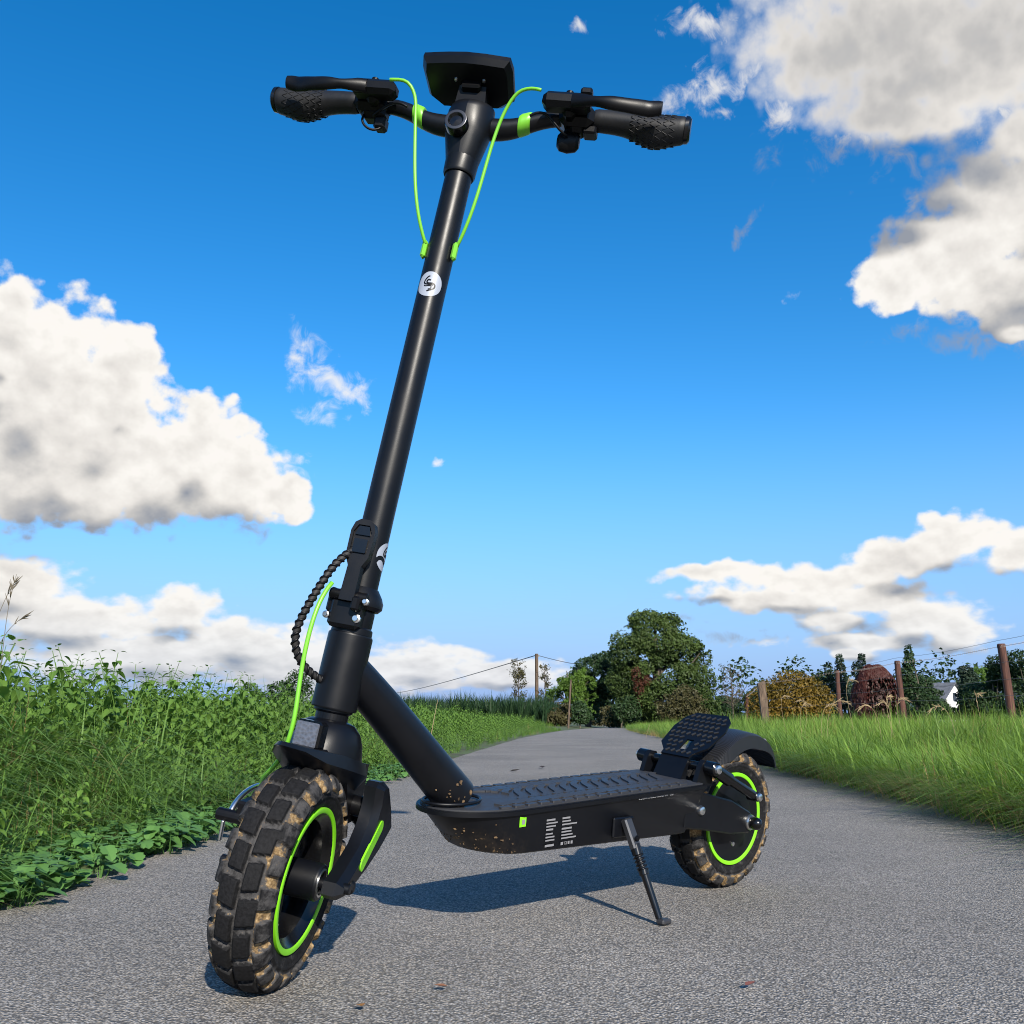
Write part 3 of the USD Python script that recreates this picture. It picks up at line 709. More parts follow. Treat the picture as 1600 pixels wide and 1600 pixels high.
# right-hand garden trees behind the fence
for k, (u, dpt, top, wid, m, lab) in enumerate((
        (1285, 60, 4.0, 1.35, blue_leaf, "feathery dark tree left of the red maple dome, first of three"),
        (1308, 58, 4.4, 1.2, blue_leaf, "feathery dark tree behind the fence post left of the red maple dome"),
        (1338, 56, 4.3, 1.1, blue_leaf, "feathery dark tree rising over the left shoulder of the red maple dome"),
        (1262, 66, 3.7, 1.6, dark_leaf, "dark tree rising behind the orange bush"),
        (1418, 54, 4.6, 1.3, dark_leaf, "conical dark tree with a thin top right of the red maple dome"),
        (1436, 60, 3.3, 2.2, dark_leaf, "broad dark bush tree left of the white house"),
        (1506, 62, 3.9, 1.7, blue_leaf, "ragged tree in front of the white house"),
        (1540, 58, 4.2, 2.5, dark_leaf, "tall dark tree left of the last fence post"),
        (1590, 56, 4.4, 2.6, dark_leaf, "tall dark tree at the right edge behind the last fence post"),
        (1640, 56, 4.5, 2.4, dark_leaf, "dark tree beyond the right edge of the view"),
        (1128, 82, 2.6, 2.6, dark_leaf, "low dark shrub mass behind the leafless pale tree"),
        (1172, 80, 2.9, 2.6, dark_leaf, "dark shrub mass behind the wooden stump post"),
        (1322, 74, 3.5, 2.6, dark_leaf, "dark tree mass filling the gap behind the red maple dome"),
        (1382, 76, 3.5, 2.4, dark_leaf, "dark tree mass between the red maple dome and the conical tree"),
        (1468, 150, 6.5, 5.0, dark_leaf, "far dark trees rising behind the roof of the white house"),
        (1530, 150, 7.0, 5.5, dark_leaf, "far dark trees right of the white house, behind the yellow green tree top"),
        (1212, 78, 3.4, 2.0, blue_leaf, "bluish tree behind the left end of the orange bush"))):
    thin = wid < 1.4
    lobes = []
    g = np.random.default_rng(200 + k)
    for q in range(7 if thin else 9):
        t = (q + 0.5) / (7 if thin else 9)
        w = wid * (1.1 - 0.8 * t) if thin else wid * (1.05 - 0.55 * t)
        lobes.append((g.normal(0, w * 0.35), g.normal(0, w * 0.3), 0.4 + t * (top - 0.5), w * 0.6, w * 0.6, top / 8))
    tree("garden_tree", lab, "tree", (P(u, dpt), dpt), lobes, 3600 if thin else 9000, 0.095, m, 210 + k, trunk=0.1, gap=0.30 if thin else 0.2, freq=1.3)
tree("light_tree", "yellow green tree top behind the dark trees at the right", "tree", (P(1524, 80), 80), [(0, 0, 4.2, 1.3, 1.2, 0.9), (0.9, 0, 3.8, 1.0, 1.0, 0.9)], 1500, 0.13, light_leaf, 230, trunk=0.12)
# orange clipped bush and red maple dome behind the fence
tree("orange_bush", "rounded orange brown garden bush behind the fence", "bush", (P(1229, 36), 36),
     [(0, 0, 1.15, 1.35, 1.0, 1.05), (-0.9, 0, 0.9, 0.95, 0.8, 0.9), (0.8, 0, 0.95, 0.9, 0.8, 0.95), (0.1, 0, 1.65, 0.8, 0.7, 0.55)], 9000, 0.055, orange_leaf, 12, trunk=0.07, gap=0.3)
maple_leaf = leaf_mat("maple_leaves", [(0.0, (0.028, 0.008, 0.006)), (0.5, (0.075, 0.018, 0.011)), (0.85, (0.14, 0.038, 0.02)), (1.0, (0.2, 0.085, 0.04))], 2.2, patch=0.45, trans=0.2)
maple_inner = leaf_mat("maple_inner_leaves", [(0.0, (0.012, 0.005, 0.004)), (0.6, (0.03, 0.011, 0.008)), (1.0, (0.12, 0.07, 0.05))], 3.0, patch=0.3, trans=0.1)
dd = 25.0
dx = P(1358, dd)
maple = thing("weeping_maple", "dark red dome shaped weeping garden maple behind the wire fence", "bush", loc=(dx, dd, float(ground_z(dx, dd))))
g = np.random.default_rng(91)
n_ = 15000
th = g.uniform(0, 2 * np.pi, n_); hh = g.random(n_) ** 0.8 * 1.72
prof_r = lambda z: 0.70 * np.sqrt(np.clip(1 - np.clip((z - 0.35) / 1.40, 0, 1) ** 2.3, 0, 1)) * (1 + 0.05 * np.sin(3 * z))
face = (np.abs(((th + np.pi / 2 + np.pi) % (2 * np.pi)) - np.pi) < 0.72) & (hh < 1.35)
rr = prof_r(hh) * (0.9 + 0.14 * meshkit.fbm(np.stack([np.cos(th) * 3, np.sin(th) * 3, hh * 3], 1), 3, 4)) * np.where(g.random(n_) < 0.3, g.uniform(0.6, 1.0, n_), 1.0)
keep = ~face | (g.random(n_) < 0.10)
p_ = np.stack([rr * np.cos(th), rr * np.sin(th), hh + 0.05 * meshkit.noise(np.stack([th * 4, hh * 0, hh * 0], 1))], 1)[keep]
out_ = np.stack([np.cos(th), np.sin(th), 0 * th], 1)[keep]
down = out_ * np.clip(0.75 - p_[:, 2:3] / 2.4, 0, 1) * -0.2 + out_ * 0.35 + np.array([0, 0, -1.0]) * np.clip(1.35 - p_[:, 2:3] * 0.45, 0.3, 1)
down /= np.linalg.norm(down, axis=1, keepdims=True)
sd = np.cross(down, out_ + g.normal(0, 0.35, out_.shape)); sd /= np.linalg.norm(sd, axis=1, keepdims=True)
ln = g.uniform(0.04, 0.10, len(p_))[:, None]
V = np.stack([p_, p_ + down * ln * 0.5 + sd * ln * 0.22, p_ + down * ln, p_ + down * ln * 0.5 - sd * ln * 0.22], 1)
obj("crown", trimesh.Trimesh(V.reshape(-1, 3), (np.arange(len(p_))[:, None, None] * 4 + np.array([[0, 1, 2], [0, 2, 3]])).reshape(-1, 3), process=False), maple_leaf, maple)
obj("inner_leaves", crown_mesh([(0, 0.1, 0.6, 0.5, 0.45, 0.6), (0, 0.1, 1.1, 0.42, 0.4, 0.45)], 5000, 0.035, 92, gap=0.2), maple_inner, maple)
br = [tube([(0.05, 0, -0.1), (0.0, 0, 0.4), (-0.05, 0.0, 0.8)], [0.05, 0.045, 0.03], 7)]
for q in range(9):
    a_ = q * 0.7
    br.append(tube(spline([(-0.03, 0, 0.55 + 0.04 * q), (0.28 * math.cos(a_), 0.28 * math.sin(a_), 1.35), (0.6 * math.cos(a_), 0.6 * math.sin(a_), 0.95)], 8), np.linspace(0.02, 0.006, 8), 5))
obj("trunk", cat(br), bark, maple)

# wire fence along the right verge
post_mat = usdkit.material(stage, LOOKS + "rusty_post", {"g": ("texture_coordinate", {}), "mp": ("mapping", {"scale": (30.0, 30.0, 2.5)}), "n": ("noise_texture", {"scale": 1.5, "detail": 6.0}), "r": ("rgb_ramp", {"ramp": [(0.3, (0.03, 0.012, 0.009)), (0.55, (0.075, 0.028, 0.018)), (0.75, (0.12, 0.055, 0.038))]}), "b": ("bump", {"strength": 0.5, "distance": 0.006}), "p": ("principled_bsdf", {"roughness": 0.85})},
                           [("g.object", "mp.vector"), ("mp.vector", "n.vector"), ("n.fac", "r.fac"), ("r.color", "p.base_color"), ("n.fac", "b.height"), ("b.normal", "p.normal")], surface="p.BSDF")
wood_mat = usdkit.material(stage, LOOKS + "weathered_wood", {"g": ("texture_coordinate", {}), "mp": ("mapping", {"scale": (26.0, 26.0, 2.0)}), "n": ("noise_texture", {"scale": 1.5, "detail": 6.0}), "r": ("rgb_ramp", {"ramp": [(0.3, (0.035, 0.024, 0.017)), (0.6, (0.11, 0.075, 0.05)), (0.8, (0.2, 0.15, 0.1))]}), "p": ("principled_bsdf", {"roughness": 0.9})},
                           [("g.object", "mp.vector"), ("mp.vector", "n.vector"), ("n.fac", "r.fac"), ("r.color", "p.base_color")], surface="p.BSDF")
wire_mat = mat("wire", (0.16, 0.13, 0.115), 0.6, metallic=0.3)
fence = thing("wire_fence", "strand wire fence on rust brown posts along the right verge", "fence")
posts = [(P(1562, 15.0), 15.0, 1.50, 0.065, post_mat, -0.02), (P(1397, 19.4), 19.4, 1.49, 0.06, post_mat, -0.015), (P(1301, 23.6), 23.6, 1.50, 0.055, post_mat, 0.0), (P(1187, 29.0), 29.0, 1.42, 0.11, wood_mat, -0.06), (P(1158, 36.0), 36.0, 1.1, 0.06, post_mat, 0.03),
         (P(1700, 11.5), 11.5, 1.5, 0.065, post_mat, 0.0), (P(2050, 8.0), 8.0, 1.5, 0.065, post_mat, 0.02)]
for k, (x, y, top, r, m, ln) in enumerate(posts):
    z0 = float(ground_z(x, y))
    if m is wood_mat:
        pm = trimesh.creation.box((2 * r, 1.4 * r, top - z0 + 0.3)); pm.apply_translation((0, 0, (top + z0 - 0.3) / 2))
        pm = pm.subdivide().subdivide()
        pm.vertices[:, :2] += 0.02 * (meshkit.noise(pm.vertices * [9, 9, 2]) - 0.5)[:, None]
        pm.vertices[pm.vertices[:, 2] > top - 0.05, 2] += pm.vertices[pm.vertices[:, 2] > top - 0.05, 0] * 0.4
    else:
        hs = np.array([z0 - 0.3, z0 + 0.3, 0.8, 1.2, top - 0.012, top])
        pm = tube(np.c_[0.012 * np.sin(hs * 3 + k), 0.01 * np.cos(hs * 2), hs], [r * 1.06, r * 1.04, r, r, r * 0.98, r * 0.8], 14)
    pm.vertices[:, 0] += ln * (pm.vertices[:, 2] - z0) + x
    pm.vertices[:, 1] += y
    obj("post", pm, m, fence, smooth=40)
order = [6, 5, 0, 1, 2, 3, 4]
for lvl in (0.97, 0.80, 0.62, 0.45):
    w = []
    for a, b in zip(order[:-1], order[1:]):
        pa, pb = posts[a], posts[b]
        for t in np.linspace(0, 1, 8)[:-1]:
            w.append((pa[0] + (pb[0] - pa[0]) * t - 0.07, pa[1] + (pb[1] - pa[1]) * t, (pa[2] + (pb[2] - pa[2]) * t) * lvl - 0.035 * math.sin(math.pi * t)))
    w = np.array(w)
    parts = [tube(w, 0.0032, 5)]
    if lvl > 0.9:
        parts.append(tube(w + [0, 0, 0.10], 0.003, 5))
        for q in range(2, len(w) - 1):
            for s in np.linspace(0, 1, 9)[:-1]:
                c = w[q] + (w[min(q + 1, len(w) - 1)] - w[q]) * s
                parts.append(tube([c - [0.0, 0.0, 0.02], c + [0.01, 0.01, 0.02]], 0.0025, 3))
    obj("wire", cat(parts), wire_mat, fence)

# poles and the overhead line on the left
pole = thing("utility_pole", "tall thin wooden pole carrying the overhead wire left of the lane", "pole", loc=(P(838, 70), 70, float(ground_z(P(838, 70), 70))))
zt = CAM_H + 97 / 1426.6 * 70 - float(ground_z(P(838, 70), 70))
obj("shaft", tube([(0, 0, -0.4), (0, 0, zt * 0.5), (0, 0, zt - 0.02), (0, 0, zt)], [0.155, 0.135, 0.12, 0.10], 12), wood_mat, pole, smooth=40)
obj("insulator", tube([(0.11, 0, zt - 0.22), (0.17, 0, zt - 0.22), (0.17, 0, zt - 0.08)], [0.03, 0.03, 0.045], 8), mat("ceramic", (0.3, 0.28, 0.25), 0.3), pole)
pz_, px_ = zt + float(ground_z(P(838, 70), 70)) - 0.1, P(838, 70)
wl = []
for t in np.linspace(0, 1, 25):
    wl.append((px_ + (P(560, 230) - px_) * t, 70 + 160 * t, pz_ + (6.0 - pz_) * t - 1.2 * math.sin(math.pi * t)))
wr = []
for t in np.linspace(0, 1, 12):
    wr.append((px_ + (P(925, 72) - px_) * t, 70 + 2 * t, pz_ - 0.75 * t - 0.1 * math.sin(math.pi * t)))
tag(stage.GetPrimAtPath(obj("overhead_wire", cat([tube(wl, 0.035, 5), tube(wr, 0.022, 5)]), mat("cable_black", (0.03, 0.03, 0.032), 0.6))), "single overhead wire running from the tall pole to both sides", "wire")
sx_, sy_ = P(889, 46), 46.0
s0 = float(ground_z(sx_, sy_))
tag(stage.GetPrimAtPath(obj("wooden_stake", tube([(sx_ - 0.12, sy_, s0 - 0.2), (sx_ - 0.05, sy_, s0 + 1.0), (sx_ + 0.05, sy_, 2.15), (sx_ + 0.05, sy_, 2.17)], [0.05, 0.048, 0.045, 0.03], 8), wood_mat, smooth=40)), "pale wooden stake right of the tall pole on the left verge", "stake")

# maize field beyond the nettles, and the far wood that closes the horizon
maize_mat = leaf_mat("maize_leaves", [(0.0, (0.016, 0.037, 0.015)), (0.5, (0.036, 0.081, 0.029)), (0.9, (0.072, 0.125, 0.039)), (1.0, (0.156, 0.138, 0.044))], 0.4, patch=0.4)
mz = [blades(16, 300 + k, 0.05, (1.5, 2.3), (0.05, 0.09), (0.1, 0.5), segs=3) for k in range(3)]
y = np.r_[prng.uniform(52, 66, 900), prng.uniform(66, 100, 700)]
x = P(prng.uniform(560, 878, len(y)), y)
ok = x < road_l(y) - 2.2
scatter("maize_field", [("maize_plant", t, maize_mat) for t in mz], np.c_[x, y, ground_z(x, y)][ok], prng.uniform(0, 6.28, ok.sum()), prng.uniform(0.75, 1.1, ok.sum()), prng.integers(0, 3, ok.sum()), "dark green maize standing beyond the left verge", "maize")
lob = []
g = np.random.default_rng(77)
for a in np.linspace(-88, 88, 110):
    r = g.uniform(190, 250)
    hgt = g.uniform(4.0, 6.5) * (2.4 if 13 < a < 60 else 0.8)
    lob.append((r * math.sin(R_(a)), r * math.cos(R_(a)), -1.2 + hgt * 0.4, 6.5, 4, hgt * 0.75))
tag(stage.GetPrimAtPath(obj("distant_wood", crown_mesh(lob, 34000, 0.6, 78, gap=0.25, freq=0.15), dark_leaf)), "far dark wood along the horizon", "wood", kind="stuff")
for k, (u, dpt, top, wid, lab) in enumerate(((398, 60, 2.7, 1.1, "small round dark tree on the skyline behind the nettles"), (470, 55, 3.3, 1.2, "taller dark tree on the skyline right behind the steering tube"), (442, 58, 2.7, 1.3, "bushy dark tree on the skyline just left of the green brake cable"), (372, 70, 2.4, 1.0, "lowest of the dark trees on the skyline behind the nettles"), (318, 64, 2.3, 0.8, "leafy tree top barely showing over the nettles"))):
    tree("skyline_tree", lab, "tree", (P(u, dpt), dpt), [(0, 0, top * 0.75, wid * 0.6, wid * 0.6, top * 0.28), (wid * 0.5, 0, top * 0.55, wid * 0.5, wid * 0.5, top * 0.3), (-wid * 0.5, 0, top * 0.5, wid * 0.5, wid * 0.5, top * 0.3)], 1300, 0.10, dark_leaf, 260 + k, trunk=0.09)

# white house between the trees
wall_mat = usdkit.material(stage, LOOKS + "white_render", {"g": ("geometry", {}), "n": ("noise_texture", {"scale": 1.5, "detail": 5.0}), "r": ("rgb_ramp", {"ramp": [(0.3, (0.68, 0.67, 0.64)), (0.7, (0.8, 0.79, 0.77))]}), "p": ("principled_bsdf", {"roughness": 0.85})}, [("g.position", "n.vector"), ("n.fac", "r.fac"), ("r.color", "p.base_color")], surface="p.BSDF")
roof_mat = usdkit.material(stage, LOOKS + "slate_roof", {"g": ("geometry", {}), "n": ("noise_texture", {"scale": 2.5, "detail": 5.0}), "r": ("rgb_ramp", {"ramp": [(0.3, (0.07, 0.075, 0.085)), (0.7, (0.13, 0.135, 0.15))]}), "p": ("principled_bsdf", {"roughness": 0.7})}, [("g.position", "n.vector"), ("n.fac", "r.fac"), ("r.color", "p.base_color")], surface="p.BSDF")
glass_mat = mat("window_glass", (0.03, 0.035, 0.04), 0.08)


def gable(w, l, eave, ridge):
    v = np.array([(-w, 0, -1), (w, 0, -1), (w, 0, eave), (0, 0, ridge), (-w, 0, eave)], float)
    v = np.vstack([v, v + [0, l, 0]])
    f = [[0, 1, 2], [0, 2, 4], [4, 2, 3], [6, 5, 7], [7, 5, 9], [7, 9, 8], [1, 6, 7], [1, 7, 2], [5, 0, 4], [5, 4, 9]]
    return trimesh.Trimesh(v, f, process=False)


def roof(w, l, eave, ridge, o=0.35, t=0.14):
    sl = (ridge - eave) / w
    parts = []
    for s in (-1, 1):
        v = np.array([(0, -o, ridge + 0.01), (s * (w + o), -o, eave - sl * o + 0.01), (s * (w + o), l + o, eave - sl * o + 0.01), (0, l + o, ridge + 0.01)], float)
        v = np.vstack([v, v + [0, 0, t]])
        m = trimesh.Trimesh(v, [[0, 1, 2], [0, 2, 3], [4, 6, 5], [4, 7, 6], [0, 5, 1], [0, 4, 5], [1, 6, 2], [1, 5, 6], [2, 7, 3], [2, 6, 7]], process=False)
        parts.append(m)
    return cat(parts)


hd = 118.0
hx = P(1478, hd)
house = thing("white_house", "white gabled house with grey roof among the trees at the right", "house", loc=(hx, hd, -0.7), rotz=R_(38))
obj("wall", gable(3.0, 8.5, 3.2, 5.3), wall_mat, house)
obj("roof", roof(3.0, 8.5, 3.2, 5.3), roof_mat, house)
wing = gable(2.4, 7.0, 3.0, 4.7); rw = roof(2.4, 7.0, 3.0, 4.7)
for m_ in (wing, rw):
    m_.apply_transform(trimesh.transformations.rotation_matrix(-np.pi / 2, (0, 0, 1)))
    m_.apply_translation((2.9, 5.0, 0))
obj("wall", wing, wall_mat, house)
obj("roof", rw, roof_mat, house)
ch = trimesh.creation.box((0.7, 0.7, 1.6)); ch.apply_translation((-0.2, 6.0, 5.6))
obj("chimney", ch, wall_mat, house)
for x_, z_ in ((-1.2, 1.6), (1.2, 1.6), (0, 3.6)):
    win = trimesh.creation.box((0.9, 0.06, 1.1)); win.apply_translation((x_, -0.02, z_))
    wp = obj("window", win, glass_mat, house)

# tall dry stalks
dry_stalk = mat("dry_stalk", (0.30, 0.22, 0.12), 0.8)


def stalk(name, label, pts3, r=0.0016, head=True, seed=0, group=None, m=dry_stalk, awns=12, size=0.03):
    g = np.random.default_rng(seed)
    c = spline(pts3, 16)
    parts = [tube(c, np.linspace(r, r * 0.45, len(c)), 5)]
    if head:
        for q in range(awns):
            t = 0.78 + 0.22 * q / awns
            k = int(t * (len(c) - 1))
            d = (c[min(k + 1, 15)] - c[k]); d /= np.linalg.norm(d) + 1e-9
            e = d * size + g.normal(0, size * 0.35, 3)
            parts.append(tube([c[k], c[k] + e * 0.5, c[k] + e], [r * 0.5, r * 1.3, r * 0.3], 4))
    tag(stage.GetPrimAtPath(obj(name, cat(parts), m)), label, "grass stalk", group)


def at_px(u, v, y):
    """Ground-plan point on the bearing u at distance y, and the height seen at level v."""
    up = math.tan(math.atan((800 - v) / 1426.6) + PITCH)
    dist = y / math.cos(PITCH)
    return np.array([(u - 800) / 1426.6 * (y * math.cos(PITCH) + (up * y) * math.sin(PITCH)), y, CAM_H + up * y])


yb = 2.3
for k, (lab, path_) in enumerate((("tall bare grass stalk rising highest at the left edge", [(-6, 1090), (5, 1010), (17, 930), (26, 897)]),
                                  ("tall bent grass stalk with a star shaped dry head at the left edge", [(2, 1030), (14, 985), (40, 960), (56, 968)]),
                                  ("thin grass stalk leaning out of frame at the left edge", [(-20, 1000), (0, 955), (14, 925), (27, 905)]))):
    p3 = [at_px(u, v, yb + 0.05 * k) for u, v in path_]
    if k == 1:
        p3 = [at_px(20, 912, yb), at_px(34, 940, yb), at_px(44, 962, yb), at_px(55, 970, yb)]
        p3 = [at_px(-4, 1040, yb), at_px(6, 995, yb), at_px(26, 972, yb), at_px(44, 960, yb)]
    stalk("grass_stalk", lab, p3, 0.0011, True, 400 + k, size=0.02, m=mat(f"grey_stalk_{'abc'[k]}", (0.11, 0.09, 0.06), 0.8))
for k, (u, v0, v1, y, dx_) in enumerate(((1333, 1108, 1060, 7.0, 0.12), (1392, 1112, 1086, 6.0, 0.05), (1378, 1118, 1095, 6.2, -0.12), (1411, 1110, 1088, 6.4, 0.1), (1312, 1116, 1094, 6.6, 0.25), (1298, 1118, 1100, 6.8, 0.2), (1228, 1112, 1085, 8.5, 0.1), (1250, 1116, 1092, 8.0, -0.1), (1466, 1112, 1102, 5.6, -0.2), (1530, 1120, 1082, 5.8, 0.02), (1260, 1118, 1098, 7.7, 0.15), (1352, 1120, 1100, 5.9, -0.2))):
    top = at_px(u, v1, y)
    x0 = top[0] - dx_ * 0.4
    z0 = float(ground_z(x0, y))
    stalk("seed_head_stalk", f"dry seed head stalk standing above the right verge grass before the wire fence", [(x0, y, z0), (x0, y, z0 + (top[2] - z0) * 0.6), tuple(top * [1, 1, 1] + [-dx_ * 0.1, 0, -0.01]), tuple(top + [dx_ * 0.35, 0, -0.02 - 0.1 * abs(dx_)])], 0.0016, True, 420 + k, "seed head stalks on the right verge", size=0.035)
for k, (u0, v0, u1, v1, y) in enumerate(((676, 1135, 684, 1093, 9.0), (1010, 1150, 1015, 1132, 16.0))):
    a_, b_ = at_px(u0, v0, y), at_px(u1, v1, y)
    stalk("grass_stalk", ("pale dry stem leaning right above the nettles behind the steering tube", "thin dry stem at the right lane edge far ahead")[k], [a_ - [0.02, 0, 0.3], a_, (a_ + b_) / 2, b_], 0.004, False, 440 + k)
for k, (u, v, lab) in enumerate(((797, 1206, "dark fallen leaf on the lane behind the deck, left one"), (848, 1201, "dark fallen leaf on the lane behind the deck, right one"), (699, 1549, "brown fallen leaf on the asphalt right of the front wheel"), (561, 1578, "orange fallen leaf fragment nearest the camera on the asphalt"), (1165, 1548, "small red brown leaf on the asphalt in the right foreground"))):
    up = math.tan(math.atan((800 - v) / 1426.6) + PITCH)
    y = -CAM_H / up
    x = (u - 800) / 1426.6 * (y * math.cos(PITCH) - CAM_H * math.sin(PITCH))
    lfv, lff = fan([(0, 0.02), (0.25, 0.3), (0.6, 0.28), (1, 0)], 0.4, -0.25)
    m_ = put(lfv, lff, 0.06 if k < 2 else 0.016, 0.1, k * 1.7, (x, y, float(base_z(y)) + 0.006))
    tag(stage.GetPrimAtPath(obj("fallen_leaf", m_, mat(f"fallen_leaf_{'abcde'[k]}", [(0.03, 0.02, 0.015), (0.03, 0.02, 0.015), (0.16, 0.07, 0.035), (0.26, 0.12, 0.03), (0.12, 0.04, 0.03)][k], 0.7))), lab, "leaf")

# ------------------------------------------------------------------ the electric scooter
import manifold3d as m3
from shapely import affinity
from shapely.geometry import LineString, Polygon, box as sbox

TM = trimesh.transformations


def rot(ax, t):
    return TM.rotation_matrix(t, ax)[:3, :3]


YAW, TIP, LEAN, STEER = 3.8751, -0.0055, -0.1214, 0.6841
WB, WR, RIM = 0.9926, 0.1324, 0.0867
SA = np.array([0.9238, 0, WR])                                       # a point of the steering axis
SU = np.array([-0.1444, 0, 0.9895])                                  # its direction
SF = np.array([0.9895, 0, 0.1444])                                   # forwards, square to it
SR = rot(SU, STEER)
BODY = np.eye(4)
BODY[:3, :3] = rot([0, 0, 1], YAW) @ rot([0, 1, 0], TIP) @ rot([1, 0, 0], LEAN)
BODY[:3, 3] = (0.3934, 1.9053, 0.002)
scooter = thing("electric_scooter", "matt black electric scooter with bright green cables and rims, parked on the lane", "scooter", matrix=BODY)


def FR(m):
    """From the straight-ahead frame of the front end to the scooter's frame, turned by the handlebar."""
    m = m.copy(); m.vertices = (np.asarray(m.vertices) - SA) @ SR.T + SA
    return m


def ST(m):
    """From (forwards, left, up the stem) to the scooter's frame."""
    m = m.copy(); v = np.asarray(m.vertices)
    m.vertices = SA + v[:, :1] * SF + v[:, 1:2] * [0, 1, 0] + v[:, 2:3] * SU
    return FR(m)


def tm(man):
    q = man.to_mesh()
    return trimesh.Trimesh(q.vert_properties[:, :3], q.tri_verts, process=False)


def hull(points):
    return trimesh.Trimesh(np.asarray(points, float), process=False).convex_hull


def rbox(size, c=0.002, at=(0, 0, 0), rotm=None):
    """A box with chamfered edges."""
    h = np.asarray(size, float) / 2
    pts = []
    for s in np.ndindex(2, 2, 2):
        sg = np.array(s) * 2 - 1
        for k in range(3):
            p = h - c; p[k] = h[k]
            pts.append(sg * p)
    m = hull(pts)
    if rotm is not None:
        m.vertices = np.asarray(m.vertices) @ np.asarray(rotm).T
    m.apply_translation(at)
    return m


def rod(a, b, r, sides=16, c=0.0):
    a, b = np.asarray(a, float), np.asarray(b, float)
    r0, r1 = (r, r) if np.ndim(r) == 0 else r
    d = (b - a) / np.linalg.norm(b - a)
    if c:
        return tube([a, a + d * c, b - d * c, b], [r0 - c, r0, r1, r1 - c], sides)
    return tube([a, b], [r0, r1], sides)


def lathe(prof, sides=48, axis="y"):
    """Revolves (radius, along) pairs about the y (or z) axis."""
    p = np.asarray(prof, float)
    th = np.arange(sides) * 2 * np.pi / sides
    v = np.stack([p[None, :, 0] * np.cos(th)[:, None], np.broadcast_to(p[None, :, 1], (sides, len(p))), -p[None, :, 0] * np.sin(th)[:, None]], -1).reshape(-1, 3)
    n = len(p)
    i, j = np.meshgrid(np.arange(sides), np.arange(n - 1), indexing="ij")
    a, b = i * n + j, ((i + 1) % sides) * n + j
    f = np.vstack([np.stack([a, b, b + 1], -1).reshape(-1, 3), np.stack([a, b + 1, a + 1], -1).reshape(-1, 3)])
    m = trimesh.Trimesh(v, f, process=False)
    if axis == "z":
        m.vertices = np.asarray(m.vertices)[:, [0, 2, 1]] * [1, -1, 1]
    if axis == "x":
        m.vertices = np.asarray(m.vertices)[:, [1, 2, 0]]
    return m


def prism(poly, y0, y1, taper=0.0, inset=0.004):
    """A polygon in x and z pushed from y0 to y1; the last 'taper' metres narrow by 'inset'."""
    p = Polygon(poly) if not hasattr(poly, "exterior") else poly
    p = p if p.exterior.is_ccw else Polygon(list(p.exterior.coords)[::-1], [list(r.coords) for r in p.interiors])
    if taper:
        q = affinity.scale(p, 1 - inset / 0.03, 1 - inset / 0.03)
        lower = trimesh.creation.extrude_polygon(p, abs(y1 - y0) - taper, engine="earcut")
        n = len(p.exterior.coords) - 1
        c = p.centroid
        o = np.array(p.exterior.coords)[:-1]
        mins = np.array(p.buffer(-inset, join_style=2).exterior.coords)[:-1] if not p.buffer(-inset, join_style=2).is_empty else o
        if len(mins) == n:
            k = np.argmin(np.linalg.norm(mins - o[0], axis=1))
            ins = np.roll(mins, -k, axis=0)
            if Polygon(ins).exterior.is_ccw != Polygon(o).exterior.is_ccw:
                ins = np.roll(ins[::-1], 1, axis=0)
        else:
            ins = o + (np.array([c.x, c.y]) - o) * inset / (np.linalg.norm(o - [c.x, c.y], axis=1, keepdims=True))
        z0, z1 = abs(y1 - y0) - taper, abs(y1 - y0)
        v = np.vstack([np.c_[o, np.full(n, z0)], np.c_[ins, np.full(n, z1)]])
        k = np.arange(n)
        f = np.vstack([np.stack([k, (k + 1) % n, (k + 1) % n + n], 1), np.stack([k, (k + 1) % n + n, k + n], 1)])
        capm = trimesh.creation.extrude_polygon(Polygon(ins), 1e-4, engine="earcut")
        capm.apply_translation((0, 0, z1 - 1e-4))
        m = cat([lower, trimesh.Trimesh(v, f, process=False), capm])
    else:
        m = trimesh.creation.extrude_polygon(p, abs(y1 - y0), engine="earcut")
    v = np.asarray(m.vertices).copy()
    s = 1 if y1 > y0 else -1
    m.vertices = np.stack([v[:, 0], y0 + s * v[:, 2], v[:, 1]], 1)
    if s > 0:
        m.invert()
    return m


def painted(name, color, rough, grain=900.0, bump=0.12, spec=0.5, spread=0.15, **kw):
    return usdkit.material(stage, LOOKS + name, {
        "g": ("texture_coordinate", {}), "n": ("noise_texture", {"scale": grain, "detail": 2.0}), "n2": ("noise_texture", {"scale": 14.0, "detail": 5.0, "roughness": 0.65}),
        "ro": ("map_range", {"from_min": 0.3, "from_max": 0.7, "to_min": max(rough - spread, 0.05), "to_max": rough + spread}),
        "d": ("rgb_ramp", {"ramp": [(0.0, color), (0.62, color), (0.85, tuple(c * 0.9 + 0.004 for c in color))]}),
        "b": ("bump", {"strength": bump, "distance": 0.0004}), "p": ("principled_bsdf", {"specular_ior_level": spec, **kw})},
        [("g.object", "n.vector"), ("g.object", "n2.vector"), ("n2.fac", "ro.value"), ("ro.result", "p.roughness"), ("n2.fac", "d.fac"), ("d.color", "p.base_color"), ("n.fac", "b.height"), ("b.normal", "p.normal")], surface="p.BSDF")


